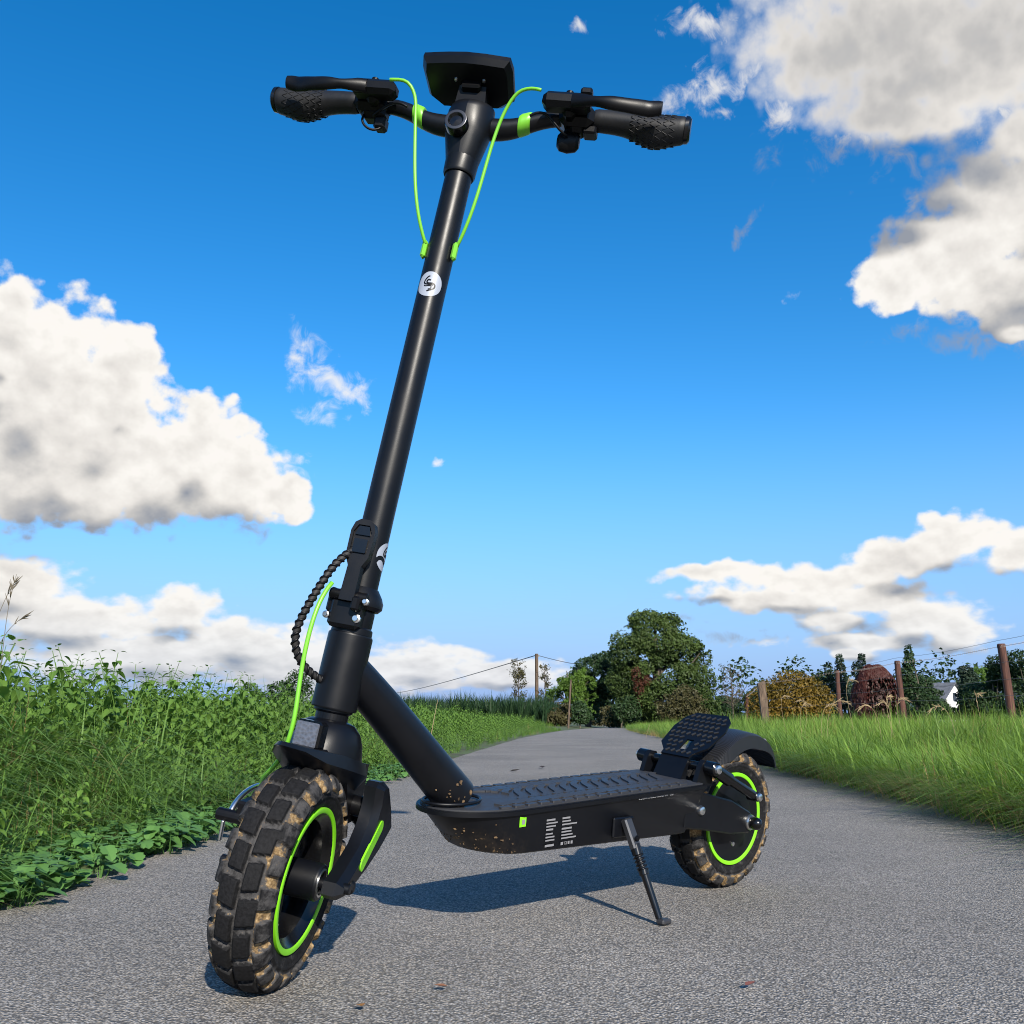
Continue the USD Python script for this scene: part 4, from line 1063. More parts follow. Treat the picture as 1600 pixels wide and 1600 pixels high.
black_paint = painted("black_paint", (0.0026, 0.003, 0.0045), 0.39, spec=0.28, spread=0.08)
black_plastic = painted("black_plastic", (0.0022, 0.0022, 0.003), 0.4, grain=500, bump=0.12, spec=0.22, spread=0.06)
gloss_black = painted("gloss_black", (0.003, 0.003, 0.0035), 0.2, bump=0.02, spread=0.06)
rubber = painted("rubber", (0.022, 0.023, 0.027), 0.55, grain=300, bump=0.2, spec=0.5)
grip_rubber = painted("grip_rubber", (0.007, 0.0075, 0.009), 0.5, grain=400, bump=0.15, spec=0.3)
chrome = mat("bright_steel", (0.72, 0.71, 0.69), 0.28, metallic=1.0)
green = painted("green_paint", (0.17, 0.52, 0.012), 0.35, bump=0.02)
green_cable = mat("green_cable", (0.14, 0.43, 0.025), 0.4)
serial_print = mat("serial_print", (0.3, 0.3, 0.31), 0.6)
white_print = mat("white_print", (0.17, 0.17, 0.18), 0.6)
silver_decal = mat("silver_decal", (0.25, 0.28, 0.34), 0.45, metallic=0.0)
lamp_glass = usdkit.material(stage, LOOKS + "lamp_lens", {"g": ("texture_coordinate", {}), "v": ("voronoi_texture", {"scale": 260.0}), "r": ("rgb_ramp", {"ramp": [(0.0, (0.05, 0.056, 0.07)), (1.0, (0.085, 0.092, 0.115))]}), "b": ("bump", {"strength": 0.5, "distance": 0.001}), "p": ("principled_bsdf", {"roughness": 0.15, "coat_weight": 0.6})},
                             [("g.object", "v.vector"), ("v.distance", "r.fac"), ("r.color", "p.base_color"), ("v.distance", "b.height"), ("b.normal", "p.normal")], surface="p.BSDF")
carbon = usdkit.material(stage, LOOKS + "ribbed_plastic", {"g": ("texture_coordinate", {}), "w": ("wave_texture", {"scale": 95.0, "bands_direction": "x", "profile": "sine", "distortion": 0.3}), "r": ("rgb_ramp", {"ramp": [(0.0, (0.004, 0.0045, 0.006)), (1.0, (0.014, 0.015, 0.019))]}), "b": ("bump", {"strength": 0.4, "distance": 0.001}), "p": ("principled_bsdf", {"roughness": 0.45})},
                         [("g.object", "w.vector"), ("w.fac", "r.fac"), ("r.color", "p.base_color"), ("w.fac", "b.height"), ("b.normal", "p.normal")], surface="p.BSDF")
mud_mat = usdkit.material(stage, LOOKS + "dried_mud", {"g": ("texture_coordinate", {}), "n": ("noise_texture", {"scale": 120.0, "detail": 5.0}), "r": ("rgb_ramp", {"ramp": [(0.3, (0.05, 0.03, 0.016)), (0.6, (0.13, 0.082, 0.04)), (0.8, (0.24, 0.17, 0.1))]}), "b": ("bump", {"strength": 0.8, "distance": 0.002}), "p": ("principled_bsdf", {"roughness": 0.95})},
                          [("g.object", "n.vector"), ("n.fac", "r.fac"), ("r.color", "p.base_color"), ("n.fac", "b.height"), ("b.normal", "p.normal")], surface="p.BSDF")
tyre_mat = usdkit.material(stage, LOOKS + "muddy_tyre", {
    "at": ("attribute", {"attribute": "mud"}), "g": ("texture_coordinate", {}), "n": ("noise_texture", {"scale": 75.0, "detail": 6.0, "roughness": 0.72}), "n2": ("noise_texture", {"scale": 260.0, "detail": 4.0}),
    "o": ("math", {"math_type": "subtract", "value2": 0.5}), "ad": ("math", {"math_type": "multiply_add", "value2": 1.7}),
    "k": ("map_range", {"range_type": "smoothstep", "from_min": 0.52, "from_max": 0.72}),
    "dust": ("map_range", {"range_type": "smoothstep", "from_min": 0.05, "from_max": 0.5, "to_min": 0.0, "to_max": 0.75}),
    "rb": ("rgb_ramp", {"ramp": [(0.3, (0.004, 0.004, 0.0045)), (0.7, (0.010, 0.010, 0.011))]}), "mr": ("rgb_ramp", {"ramp": [(0.3, (0.055, 0.036, 0.02)), (0.5, (0.165, 0.108, 0.05)), (0.7, (0.31, 0.225, 0.125))]}),
    "c0": ("mix_color", {"b": (0.06, 0.058, 0.058)}), "c": ("mix_color", {}), "b": ("bump", {"strength": 0.7, "distance": 0.0012}), "p": ("principled_bsdf", {"roughness": 0.78, "specular_ior_level": 0.16})},
    [("g.object", "n.vector"), ("g.object", "n2.vector"), ("n.fac", "o.value1"), ("o.value", "ad.value1"), ("at.fac", "ad.value3"), ("ad.value", "k.value"), ("ad.value", "dust.value"), ("n2.fac", "rb.fac"), ("n2.fac", "mr.fac"), ("rb.color", "c0.a"), ("dust.result", "c0.fac"), ("c0.result", "c.a"), ("mr.color", "c.b"), ("k.result", "c.fac"), ("c.result", "p.base_color"), ("n2.fac", "b.height"), ("b.normal", "p.normal")], surface="p.BSDF")


# ---- wheels
def tyre_mesh(seed, muddiness):
    PT, PER = 21, 28
    prof = np.array([(-0.034, 0.0845), (-0.040, 0.0885), (-0.0445, 0.096), (-0.0455, 0.104), (-0.043, 0.113), (-0.036, 0.1205), (-0.022, 0.1255), (0, 0.1272)])
    prof = np.vstack([prof, prof[-2::-1] * [-1, 1]]) * [0.745, 1]
    fine = spline(np.c_[prof, 0 * prof[:, 0]], 95)[:, :2]
    d = np.gradient(fine, axis=0); d /= np.linalg.norm(d, axis=1, keepdims=True)
    nrm = np.stack([-d[:, 1], d[:, 0]], 1)
    arc = np.r_[0, np.cumsum(np.linalg.norm(np.diff(fine, axis=0), axis=1))]; s = 2 * arc / arc[-1] - 1
    nt = PT * PER
    th = np.arange(nt) * 2 * np.pi / nt
    TH, S = np.meshgrid(th, s, indexing="ij")
    ph = TH / (2 * np.pi) * PT
    e = lambda a, b, x, w: smoothstep(a - w, a + w, x) * (1 - smoothstep(b - w, b + w, x))
    H = np.zeros_like(S)
    for sg in (-1, 1):
        off = 0.0 if sg > 0 else 0.5
        p1 = (ph + off + 0.35 * np.abs(S)) % 1
        odd = (np.floor(ph + off + 0.35 * np.abs(S)) % 2)
        H = np.maximum(H, e(0.030, 0.29 + 0.035 * odd, sg * S, 0.009) * e(0.07, 0.84, p1, 0.020))
        p2 = (ph + off + 0.42 + 0.15 * np.abs(S)) % 1
        odd2 = (np.floor(ph + off + 0.42 + 0.15 * np.abs(S)) % 2)
        H = np.maximum(H, 0.95 * e(0.35 - 0.02 * odd2, 0.60 + 0.04 * odd2, sg * S, 0.010) * e(0.12, 0.76, p2, 0.022))
    side = 0.0016 * e(0.70, 0.74, np.abs(S), 0.015) * 1.0
    rad = 0.0060 * H + side
    Pq = fine[None] + nrm[None] * rad[..., None]
    y, r = Pq[..., 0], Pq[..., 1]
    v = np.stack([r * np.sin(TH), y, r * np.cos(TH)], -1).reshape(-1, 3)
    n = len(s)
    i, j = np.meshgrid(np.arange(nt), np.arange(n - 1), indexing="ij")
    a, b = i * n + j, ((i + 1) % nt) * n + j
    f = np.vstack([np.stack([a, a + 1, b + 1], -1).reshape(-1, 3), np.stack([a, b + 1, b], -1).reshape(-1, 3)])
    big = meshkit.fbm(v * 34 + seed, 4, seed)
    edge = 4 * H * (1 - H)
    mud = (0.02 + 0.42 * smoothstep(0.18, 0.42, np.abs(S)) * (1 - smoothstep(0.6, 0.72, np.abs(S))) + 0.30 * edge + 0.30 * (H < 0.2) * (np.abs(S) < 0.62) - 0.55 * (H > 0.85) * (np.abs(S) < 0.33) - 0.22 * (H > 0.85) * (np.abs(S) >= 0.33)).reshape(-1) * (0.35 + 1.3 * big) * muddiness
    return trimesh.Trimesh(v, f, process=False), mud


def wheel(name, matrix, seed, muddiness, driven):
    w = thing(name, matrix=matrix, parent=scooter)
    t, mud = tyre_mesh(seed, muddiness)
    tp = obj("tyre", t, tyre_mat, w, smooth=True)
    UsdGeom.PrimvarsAPI(stage.GetPrimAtPath(tp)).CreatePrimvar("mud", Sdf.ValueTypeNames.FloatArray, "vertex").Set(Vt.FloatArray.FromNumpy(mud.astype(np.float32)))
    for sg in (1, -1):
        pr = [(RIM, 0.0285), (RIM, 0.0322), (RIM - 0.0012, 0.033), (RIM - 0.0058, 0.0325), (RIM - 0.0070, 0.0315), (RIM - 0.0073, 0.0285)]
        ring = lathe([(r, sg * y) for r, y in (pr if sg > 0 else pr[::-1])], 96)
        obj("rim_ring", ring, green, w, smooth=40)
    if driven:
        cover = [(RIM - 0.0068, 0.0305), (RIM - 0.012, 0.029), (0.060, 0.028), (0.056, 0.030), (0.03, 0.0325), (0.026, 0.038), (0.012, 0.040), (0.012, 0.056), (0.0, 0.056)]
        obj("motor_cover", cat([lathe(cover, 64), lathe([(r, -y) for r, y in cover[::-1]], 64)]), black_paint, w, smooth=35)
        vs = lathe([(0.0, 0.002), (0.004, 0.0018), (0.0045, 0.0)], 16); vs.apply_translation((0.018, 0.0305, -0.045))
        obj("valve_cap", vs, chrome, w, smooth=30)
    else:
        barrel = [(RIM - 0.0070, 0.0305), (RIM - 0.010, 0.026), (0.070, 0.020), (0.066, 0.0), (0.068, -0.020), (RIM - 0.010, -0.026), (RIM - 0.0070, -0.0305)]
        obj("rim", lathe(barrel, 72), gloss_black, w, smooth=35)
        sp = []
        for k in range(5):
            m = rbox((0.052, 0.016, 0.016), 0.003, (0.044, -0.004, 0)); m.apply_transform(TM.rotation_matrix(k * 2 * np.pi / 5 + 0.3, (0, 1, 0))); sp.append(m)
        obj("spokes", cat(sp), black_paint, w, smooth=30)
        obj("hub", lathe([(0.0, -0.05), (0.021, -0.05), (0.0225, -0.047), (0.0225, 0.047), (0.0205, 0.050), (0.014, 0.050), (0.013, 0.047), (0.0, 0.047)][::-1], 40), black_paint, w, smooth=35)
        obj("hub_cap", lathe([(0.0168, 0.0500), (0.0168, 0.0512), (0.0145, 0.0512), (0.0145, 0.0500)][::-1], 32), chrome, w, smooth=30)
        disc = []
        for k in range(3):
            m = trimesh.creation.annulus(0.030, 0.058, 0.002) if k == 0 else None
            if m is not None:
                m.apply_transform(TM.rotation_matrix(np.pi / 2, (1, 0, 0))); m.apply_translation((0, -0.036, 0)); disc.append(m)
        obj("brake_disc", cat(disc), chrome, w)
        vs = rod((0.03, 0.0, -0.066), (0.022, 0.012, -0.05), 0.003, 10)
        obj("valve", vs, chrome, w, smooth=30)
    obj("axle", rod((0, -0.085, 0), (0, 0.088, 0), 0.0065, 16, 0.001), black_paint, w, smooth=30)


MF = np.eye(4); MF[:3, :3] = SR; MF[:3, 3] = (np.array([WB, 0.0095, WR]) - SA) @ SR.T + SA
wheel("front_wheel", MF, 3, 1.0, False)
MR_ = np.eye(4); MR_[:3, 3] = (0, 0.0095, WR); MR_[:3, :3] = rot([0, 1, 0], 0.4)
wheel("rear_wheel", MR_, 8, 1.15, True)


def part(name, m, material, smooth=30, parent=None, frame=None):
    if frame is not None:
        m = frame(m)
    return obj(name, m, material, parent or scooter, smooth=smooth)


# ---- front suspension
arm_poly = [(0.905, 0.238), (0.893, 0.243), (0.872, 0.240), (0.842, 0.205), (0.820, 0.172), (0.826, 0.164), (0.868, 0.145), (0.915, 0.131), (0.960, 0.122), (0.995, 0.117), (1.010, 0.126), (1.004, 0.140), (0.975, 0.150), (0.935, 0.168), (0.912, 0.192), (0.903, 0.215)]
for sg in (1, -1):
    if sg < 0:
        part("brake_side_arm", prism([(0.87, 0.215), (0.85, 0.21), (0.84, 0.185), (0.90, 0.15), (0.985, 0.118), (1.005, 0.13), (0.99, 0.145), (0.91, 0.18)], -0.050, -0.062, 0.004, 0.003), black_paint, 28, frame=FR)
        continue
    a = part("fork_arm", prism(arm_poly, sg * 0.066, sg * 0.092, 0.010, 0.007), black_paint, 28, frame=FR)
    q0, q1 = np.array([0.886, 0.184]), np.array([0.942, 0.149])
    strip = LineString([q0, q1]).buffer(0.0085)
    part("green_strip", prism(strip, sg * 0.091, sg * 0.0935), green, 30, a, FR)
    bolt = lathe([(0.0, 0.004), (0.006, 0.0035), (0.009, 0.0), (0.009, -0.004)], 6); bolt.apply_translation((0.972, 0.0, 0.128))
    bolt.vertices = np.asarray(bolt.vertices) * [1, sg, 1] + [0, sg * 0.0925, 0]
    part("bolt", bolt, black_plastic, 20, a, FR)
    leg = cat([rod((0.868, sg * 0.018, 0.2), (0.868, sg * 0.068, 0.2), 0.014, 20, 0.002), rod((0.838, sg * 0.03, 0.180), (0.838, sg * 0.068, 0.182), 0.010, 18, 0.0015), rod((0.845, sg * 0.046, 0.182), (0.845, sg * 0.05, 0.182), 0.015, 18)])
    part("pivot_tube", leg, black_plastic, 30, frame=FR)
    spring = [np.array([0.838 + 0.0115 * math.cos(t), sg * (0.034 + 0.0026 * t / 2), 0.181 + 0.0115 * math.sin(t)]) for t in np.linspace(0, 20, 70)]
    part("torsion_spring", tube(spring, 0.0018, 6), black_paint, True, frame=FR)
fork = cat([hull([(f, y, t) for f, y, t in ((-0.07, -0.046, 0.13), (-0.07, 0.046, 0.13), (0.03, 0.046, 0.135), (0.03, -0.046, 0.135), (-0.085, 0.044, 0.055), (-0.085, -0.044, 0.055), (-0.03, 0.044, 0.05), (-0.03, -0.044, 0.05))]), rod((0, 0, 0.10), (0, 0, 0.2), 0.0225, 28)])
part("fork_crown", fork, black_plastic, 28, frame=ST)
part("steerer_collar", lathe([(0.0, 0.172), (0.027, 0.172), (0.0265, 0.178), (0.0225, 0.182), (0.0225, 0.190), (0.0265, 0.193), (0.0265, 0.197), (0, 0.197)], 36, "z"), black_paint, 35, frame=ST)


def flange(f):
    return 0.128 + 0.125 * f


out = np.array([(0.158, 0.0), (0.154, 0.006), (0.125, 0.021), (0.085, 0.037), (0.045, 0.049), (0.0, 0.056), (-0.035, 0.057), (-0.06, 0.050), (-0.072, 0.033)])
out = np.vstack([out, out[::-1][:-1] * [1, -1]])
top_, bot_ = [(f, y, flange(f) + 0.003 + 0.005 * (f < 0.05)) for f, y in out * [0.975, 0.9]], [(f, y, flange(f) - 0.002 - 0.006 * (f < 0.1)) for f, y in out]
low_ = [(f * 0.28 - 0.02, y * 0.72, 0.088 + 0.05 * max(f, 0)) for f, y in out]
hood1 = hull(top_ + bot_)
hood2 = hull(bot_ + low_)
dome_pts = []
for t, rf, ry_, cf in ((0.181, 0.026, 0.026, 0.0), (0.178, 0.032, 0.034, -0.001), (0.168, 0.044, 0.043, -0.003), (0.152, 0.055, 0.048, -0.006), (0.128, 0.064, 0.051, -0.008)):
    for q in np.linspace(0, 2 * np.pi, 28, endpoint=False):
        dome_pts.append((cf + rf * math.cos(q), ry_ * math.sin(q), t))
hm = m3.Manifold(m3.Mesh(np.asarray(hood2.vertices, np.float32), np.asarray(hood2.faces, np.uint32)))
notch = m3.Manifold.cube((0.05, 0.014, 0.012), True).translate((0.045, 0.004, 0.112))
part("mudguard", cat([hood1, hull(dome_pts), tm(hm)]), black_paint, 32, frame=ST)
lamp = part("headlamp", rbox((0.03, 0.036, 0.036), 0.004, (0.066, 0.0, 0.160)), gloss_black, 25, frame=ST)
part("lens", rbox((0.004, 0.031, 0.031), 0.0015, (0.0815, 0.0, 0.160)), lamp_glass, 25, lamp, ST)
part("lamp_seat", rbox((0.044, 0.044, 0.008), 0.002, (0.060, 0.0, 0.1405)), gloss_black, 25, lamp, ST)
# brake calliper and lever on the far side of the front wheel
part("brake_caliper", cat([rbox((0.05, 0.02, 0.03), 0.003, (0.945, -0.07, 0.185)), rod((0.965, -0.06, 0.178), (0.965, -0.105, 0.178), 0.008, 14, 0.001)]), black_plastic, 25, frame=FR)
part("brake_arm", cat([tube(spline([(0.896, -0.082, 0.207), (0.928, -0.087, 0.203), (0.955, -0.089, 0.189), (0.966, -0.089, 0.175)], 14), np.linspace(0.0032, 0.0042, 14), 8), rbox((0.006, 0.004, 0.026), 0.001, (0.972, -0.092, 0.16))]), chrome, True, frame=FR)

# ---- frame and deck
part("head_tube", tube([SA + SU * t for t in (0.1955, 0.198, 0.297, 0.2995)], [0.0300, 0.0312, 0.0312, 0.0300], 48), black_paint, 35)
part("headset_cap", tube([SA + SU * t for t in (0.2995, 0.300, 0.308, 0.311)], [0.0285, 0.0290, 0.0285, 0.0255], 40), black_paint, 35)
dt = spline([(0.893, 0, 0.392), (0.832, 0, 0.343), (0.75, 0, 0.271), (0.668, 0, 0.198)], 14)
part("down_tube", tube(dt, np.linspace(0.0265, 0.0325, 14), 40), black_paint, 40)
ZT = lambda x: 0.1912 + 0.0407 * (0.6727 - np.asarray(x, float))


def plan(w, x0, x1, nose, n=18):
    a = np.linspace(-np.pi / 2, np.pi / 2, n)
    c = [(x1 + nose * math.cos(q), w * math.sin(q)) for q in a]
    return Polygon([(x0, -w)] + c + [(x0, w)])


def on_deck(m, lift=0.0):
    v = np.asarray(m.vertices).copy()
    v[:, 2] += ZT(v[:, 0]) + lift
    m.vertices = v
    return m


w_top = plan(0.083, 0.150, 0.600, 0.126, 26)
layers = []
rings = [(0.0790, 0.150, 0.596, 0.118, None, -0.010), (0.0775, 0.152, 0.594, 0.113, None, -0.018), (0.0755, 0.200, 0.586, 0.074, 0.128, None), (0.0700, 0.206, 0.582, 0.070, 0.1245, None)]
R3 = []
for w_, x0, x1, ns, zb, off in rings:
    c = np.array(plan(w_, x0, x1, ns, 26).exterior.coords)[:-1]
    z = ZT(c[:, 0]) + off if zb is None else np.full(len(c), zb)
    R3.append(np.c_[c, z])
n = len(R3[0])
v = np.vstack(R3 + [[[0.4, 0, 0.1245]]])
f = []
for q in range(3):
    for k in range(n):
        a, b = q * n + k, q * n + (k + 1) % n
        f += [[a, a + n, b + n], [a, b + n, b]]
f += [[3 * n + k, 4 * n, 3 * n + (k + 1) % n] for k in range(n)]
muddy_paint = usdkit.material(stage, LOOKS + "muddy_paint", {
    "g": ("texture_coordinate", {}), "x": ("separate_xyz", {}), "n": ("noise_texture", {"scale": 42.0, "detail": 7.0, "roughness": 0.72}), "n2": ("noise_texture", {"scale": 160.0, "detail": 4.0, "roughness": 0.7}),
    "mx": ("map_range", {"range_type": "smoothstep", "from_min": 0.52, "from_max": 0.69}), "mz": ("map_range", {"range_type": "smoothstep", "from_min": 0.185, "from_max": 0.128}), "mm": ("math", {"math_type": "multiply"}),
    "ns": ("math", {"math_type": "multiply_add", "value2": 0.62}), "nh": ("math", {"math_type": "multiply", "value2": 0.38}), "sum": ("math", {"math_type": "multiply_add", "value2": 0.34}),
    "film": ("map_range", {"range_type": "smoothstep", "from_min": 0.55, "from_max": 0.95, "to_max": 0.35}), "cake": ("map_range", {"range_type": "smoothstep", "from_min": 0.82, "from_max": 0.88}),
    "c0": ("mix_color", {"a": (0.0026, 0.003, 0.0045), "b": (0.045, 0.034, 0.024)}), "c1": ("mix_color", {"b": (0.14, 0.088, 0.042)}), "ro": ("map_range", {"to_min": 0.39, "to_max": 0.9}), "b": ("bump", {"strength": 0.5, "distance": 0.0015}), "p": ("principled_bsdf", {"specular_ior_level": 0.28})},
    [("g.object", "x.vector"), ("g.object", "n.vector"), ("g.object", "n2.vector"), ("x.x", "mx.value"), ("x.z", "mz.value"), ("mx.result", "mm.value1"), ("mz.result", "mm.value2"), ("n2.fac", "nh.value1"), ("n.fac", "ns.value1"), ("nh.value", "ns.value3"),
     ("mm.value", "sum.value1"), ("ns.value", "sum.value3"), ("sum.value", "film.value"), ("sum.value", "cake.value"), ("film.result", "c0.fac"), ("c0.result", "c1.a"), ("cake.result", "c1.fac"), ("c1.result", "p.base_color"), ("cake.result", "ro.value"), ("ro.result", "p.roughness"), ("cake.result", "b.height"), ("b.normal", "p.normal")], surface="p.BSDF")
deck = part("deck", trimesh.Trimesh(v, f, process=False), muddy_paint, 32)
lip = cat([on_deck(trimesh.creation.extrude_polygon(w_top, 0.0055, engine="earcut").subdivide_to_size(0.06), -0.010), on_deck(trimesh.creation.extrude_polygon(w_top.buffer(-0.0018), 0.0015, engine="earcut").subdivide_to_size(0.06), -0.0046)])
part("deck_rim", lip, black_paint, 30, deck)
pads = []
base = w_top.buffer(-0.006)
pads.append(trimesh.creation.extrude_polygon(base, 0.0022, engine="earcut").subdivide_to_size(0.05))
hole = LineString([(0.60, 0), (0.74, 0)]).buffer(0.044)
shapes = []
for k in range(17):
    x = 0.195 + 0.0262 * k
    for sg in (-1, 1):
        shapes.append(affinity.translate(affinity.rotate(sbox(-0.0095, -0.0095, 0.0095, 0.0095).buffer(0.003), sg * 12), x, sg * 0.046))
        shapes.append(affinity.translate(sbox(-0.008, -0.003, 0.008, 0.003).buffer(0.002), x + 0.012, sg * 0.0685))
    c = LineString(spline([(x - 0.03, -0.031, 0), (x - 0.012, -0.020, 0), (x + 0.002, 0.0, 0), (x + 0.012, 0.020, 0), (x + 0.03, 0.031, 0)], 12)[:, :2]).buffer(0.0056, cap_style=2)
    shapes.append(c)
for s_ in shapes:
    s_ = s_.intersection(base.buffer(-0.002)).difference(hole)
    for g_ in getattr(s_, "geoms", [s_]):
        if not g_.is_empty and g_.geom_type == "Polygon":
            m = trimesh.creation.extrude_polygon(g_.simplify(0.0004), 0.0028, engine="earcut"); m.apply_translation((0, 0, 0.0022)); pads.append(m)
part("deck_mat", on_deck(cat(pads), -0.0032), rubber, 25, deck)
weld = tube([dt[-1] + np.array([0.006, 0, 0.003]) + 0.036 * np.array([1.32 * math.cos(q), math.sin(q), -0.0407 * 1.32 * math.cos(q)]) + [0, 0, -0.006] for q in np.linspace(0, 2 * np.pi, 40)], 0.0026, 8, caps=False)
part("weld_bead", weld, black_paint, True, deck)


def on_side(m, x0, z0, y0=0.0778, slope=0.0407):
    v = np.asarray(m.vertices)
    m.vertices = np.stack([x0 - v[:, 0], y0 + v[:, 2], z0 + v[:, 1] + slope * v[:, 0]], 1)
    return m


part("serial_number", on_side(meshkit.text_mesh("E10WH XEL24C00764-BU", 0.0052, 0.0004), 0.336, 0.1915, 0.0796), serial_print, False, deck)
bars = []
brng = np.random.default_rng(5)
for col, (x0, wmax, rows) in enumerate(((0.0, 0.026, 7), (0.034, 0.033, 7))):
    zz = 0.0
    for k in range(rows):
        if (k + col) % 5 == 4:
            zz -= 0.0015
        head = k in (0, 3)
        wd = wmax * (brng.uniform(0.5, 0.75) if head else brng.uniform(0.55, 1.0))
        b_ = trimesh.creation.box((wd, 0.0021 if not head else 0.0026, 0.0003)); b_.apply_translation((x0 + wd / 2, zz, 0)); bars.append(b_)
        zz -= 0.0048
b_ = trimesh.creation.box((0.019, 0.0032, 0.0003)); b_.apply_translation((0.0095, zz - 0.003, 0)); bars.append(b_)
for q, wd in ((0.034, 0.005), (0.050, 0.003), (0.056, 0.004)):
    b_ = trimesh.creation.box((wd, 0.0045, 0.0003)); b_.apply_translation((q + wd / 2, zz - 0.003, 0)); bars.append(b_)
ce = meshkit.text_mesh("CE", 0.0045, 0.0003); ce.apply_translation((0.041, zz - 0.005, 0)); bars.append(ce)
part("data_label", on_side(cat(bars), 0.547, 0.1715, slope=0.03), white_print, False, deck)
gs = trimesh.creation.box((0.013, 0.018, 0.0004))
part("green_sticker", on_side(gs, 0.597, 0.1745), green, False, deck)
gs2 = cat([trimesh.creation.box((0.006, 0.007, 0.0004))]); gs2.apply_translation((0.001, -0.002, 0.0004))
part("sticker_print", on_side(gs2, 0.597, 0.1745), white_print, False, deck)
mudg = np.random.default_rng(9)
bl = []
for k in range(40):
    q = mudg.uniform(-0.4, 1.35)
    t = mudg.beta(2.4, 1.2)
    top_p = np.array([0.594 + 0.113 * math.cos(q), 0.0775 * math.sin(q), 0.0]); top_p[2] = ZT(top_p[0]) - 0.018
    bot_p = np.array([0.586 + 0.074 * math.cos(q), 0.0755 * math.sin(q), 0.128])
    p_ = top_p + (bot_p - top_p) * t
    m = trimesh.creation.icosphere(1, 1.0); m.vertices *= np.array([1, 1, 1]) * 0.0005 * (1 + 3.5 * mudg.random() ** 4) * mudg.uniform(0.5, 2.0, 3); m.vertices += mudg.normal(0, 0.0004, m.vertices.shape); m.apply_translation(p_); bl.append(m)
for k in range(30):
    s_ = mudg.beta(1.2, 4.5); c = dt[-1] + (dt[3] - dt[-1]) * s_ * 0.35; q = R_(mudg.normal(62, 22))
    r_ = 0.0324
    side = np.array([0.655, 0, -0.755]); d_ = np.array([0, 1, 0]) * math.sin(q) + side * math.cos(q) * 1
    m = trimesh.creation.icosphere(1, 1.0); m.vertices *= 0.0005 * (1 + 5 * mudg.random() ** 4) * mudg.uniform(0.5, 2.0, 3); m.vertices += mudg.normal(0, 0.0005, m.vertices.shape); m.apply_translation(c + d_ * r_); bl.append(m)
part("mud_splashes", cat(bl), mud_mat, True, deck)

# ---- rear end
swing = [(0.205, 0.192), (0.15, 0.194), (0.06, 0.176), (0.0, 0.152), (-0.018, 0.14), (-0.018, 0.122), (0.0, 0.112), (0.06, 0.114), (0.15, 0.128), (0.205, 0.134)]
for sg in (1, -1):
    a = part("swing_arm", prism(swing, sg * 0.064, sg * 0.0765, 0.003, 0.003), black_paint, 28)
    b = lathe([(0.0, 0.0045), (0.004, 0.0045), (0.0072, 0.003), (0.0085, 0.0), (0.0085, -0.004)], 24); b.vertices = np.asarray(b.vertices) * [1, sg, 1] + [0.1585, sg * 0.0795, 0.1635]
    part("pivot_bolt", b, chrome, 30, a)
    wsh = lathe([(0.006, 0.003), (0.013, 0.003), (0.0145, 0.0), (0.0145, -0.004)], 28); wsh.vertices = np.asarray(wsh.vertices) * [1, sg, 1] + [0, sg * 0.079, WR]
    part("axle_washer", wsh, chrome, 30, a)
    nut = lathe([(0.0, 0.020), (0.006, 0.0185), (0.0105, 0.014), (0.012, 0.007), (0.011, 0.0)], 24); nut.vertices = np.asarray(nut.vertices) * [1, sg, 1] + [0, sg * 0.083, WR]
    part("axle_cap", nut, gloss_black, 40, a)
    # shock absorber
    ta, tb = np.array([0.134, sg * 0.079, 0.237]), np.array([0.006, sg * 0.090, 0.183])
    dn = (tb - ta) / np.linalg.norm(tb - ta)
    sh = part("shock_absorber", cat([rod(ta + dn * 0.012, ta + dn * 0.055, 0.0125, 20, 0.002), rod(ta + dn * 0.05, tb - dn * 0.008, 0.0090, 18, 0.0015), rod(ta - [0, sg * 0.013, 0], ta + [0, sg * 0.013, 0], 0.0125, 20, 0.002), rod(tb - [0, sg * 0.016, 0], tb + [0, sg * 0.008, 0], 0.009, 18, 0.001)]), gloss_black, 35)
    for c_, r_ in ((ta, 0.0085), (tb, 0.0075)):
        b = lathe([(0.0, 0.0055), (r_ * 0.5, 0.0055), (r_ * 0.9, 0.004), (r_, 0.0)], 20); b.vertices = np.asarray(b.vertices) * [1, sg, 1] + c_ + [0, sg * (0.013 if r_ > 0.008 else 0.008), 0]
        part("shock_bolt", b, chrome, 30, sh)
    brk = prism([(0.165, 0.203), (0.115, 0.205), (0.118, 0.235), (0.126, 0.248), (0.142, 0.250), (0.152, 0.238)], sg * 0.058, sg * 0.068)
    part("shock_bracket", brk, black_paint, False)
    crossb = rod((0.134, sg * 0.03, 0.237), (0.134, sg * 0.092, 0.237), 0.008, 18, 0.001)
    part("shock_pin", crossb, gloss_black, 30)
part("rear_housing", hull([(0.152, y, z) for y in (-0.062, 0.062) for z in (0.128, 0.2)] + [(0.2, y, z) for y in (-0.066, 0.066) for z in (0.13, 0.2)]), black_paint, 25)
fp = spline([(0.075, 0, 0.205), (0.066, 0, 0.238), (0.036, 0, 0.272), (-0.012, 0, 0.292), (-0.060, 0, 0.293), (-0.098, 0, 0.279), (-0.124, 0, 0.257), (-0.140, 0, 0.230)], 30)
secs = []
tang = np.gradient(fp, axis=0); tang /= np.linalg.norm(tang, axis=1, keepdims=True)
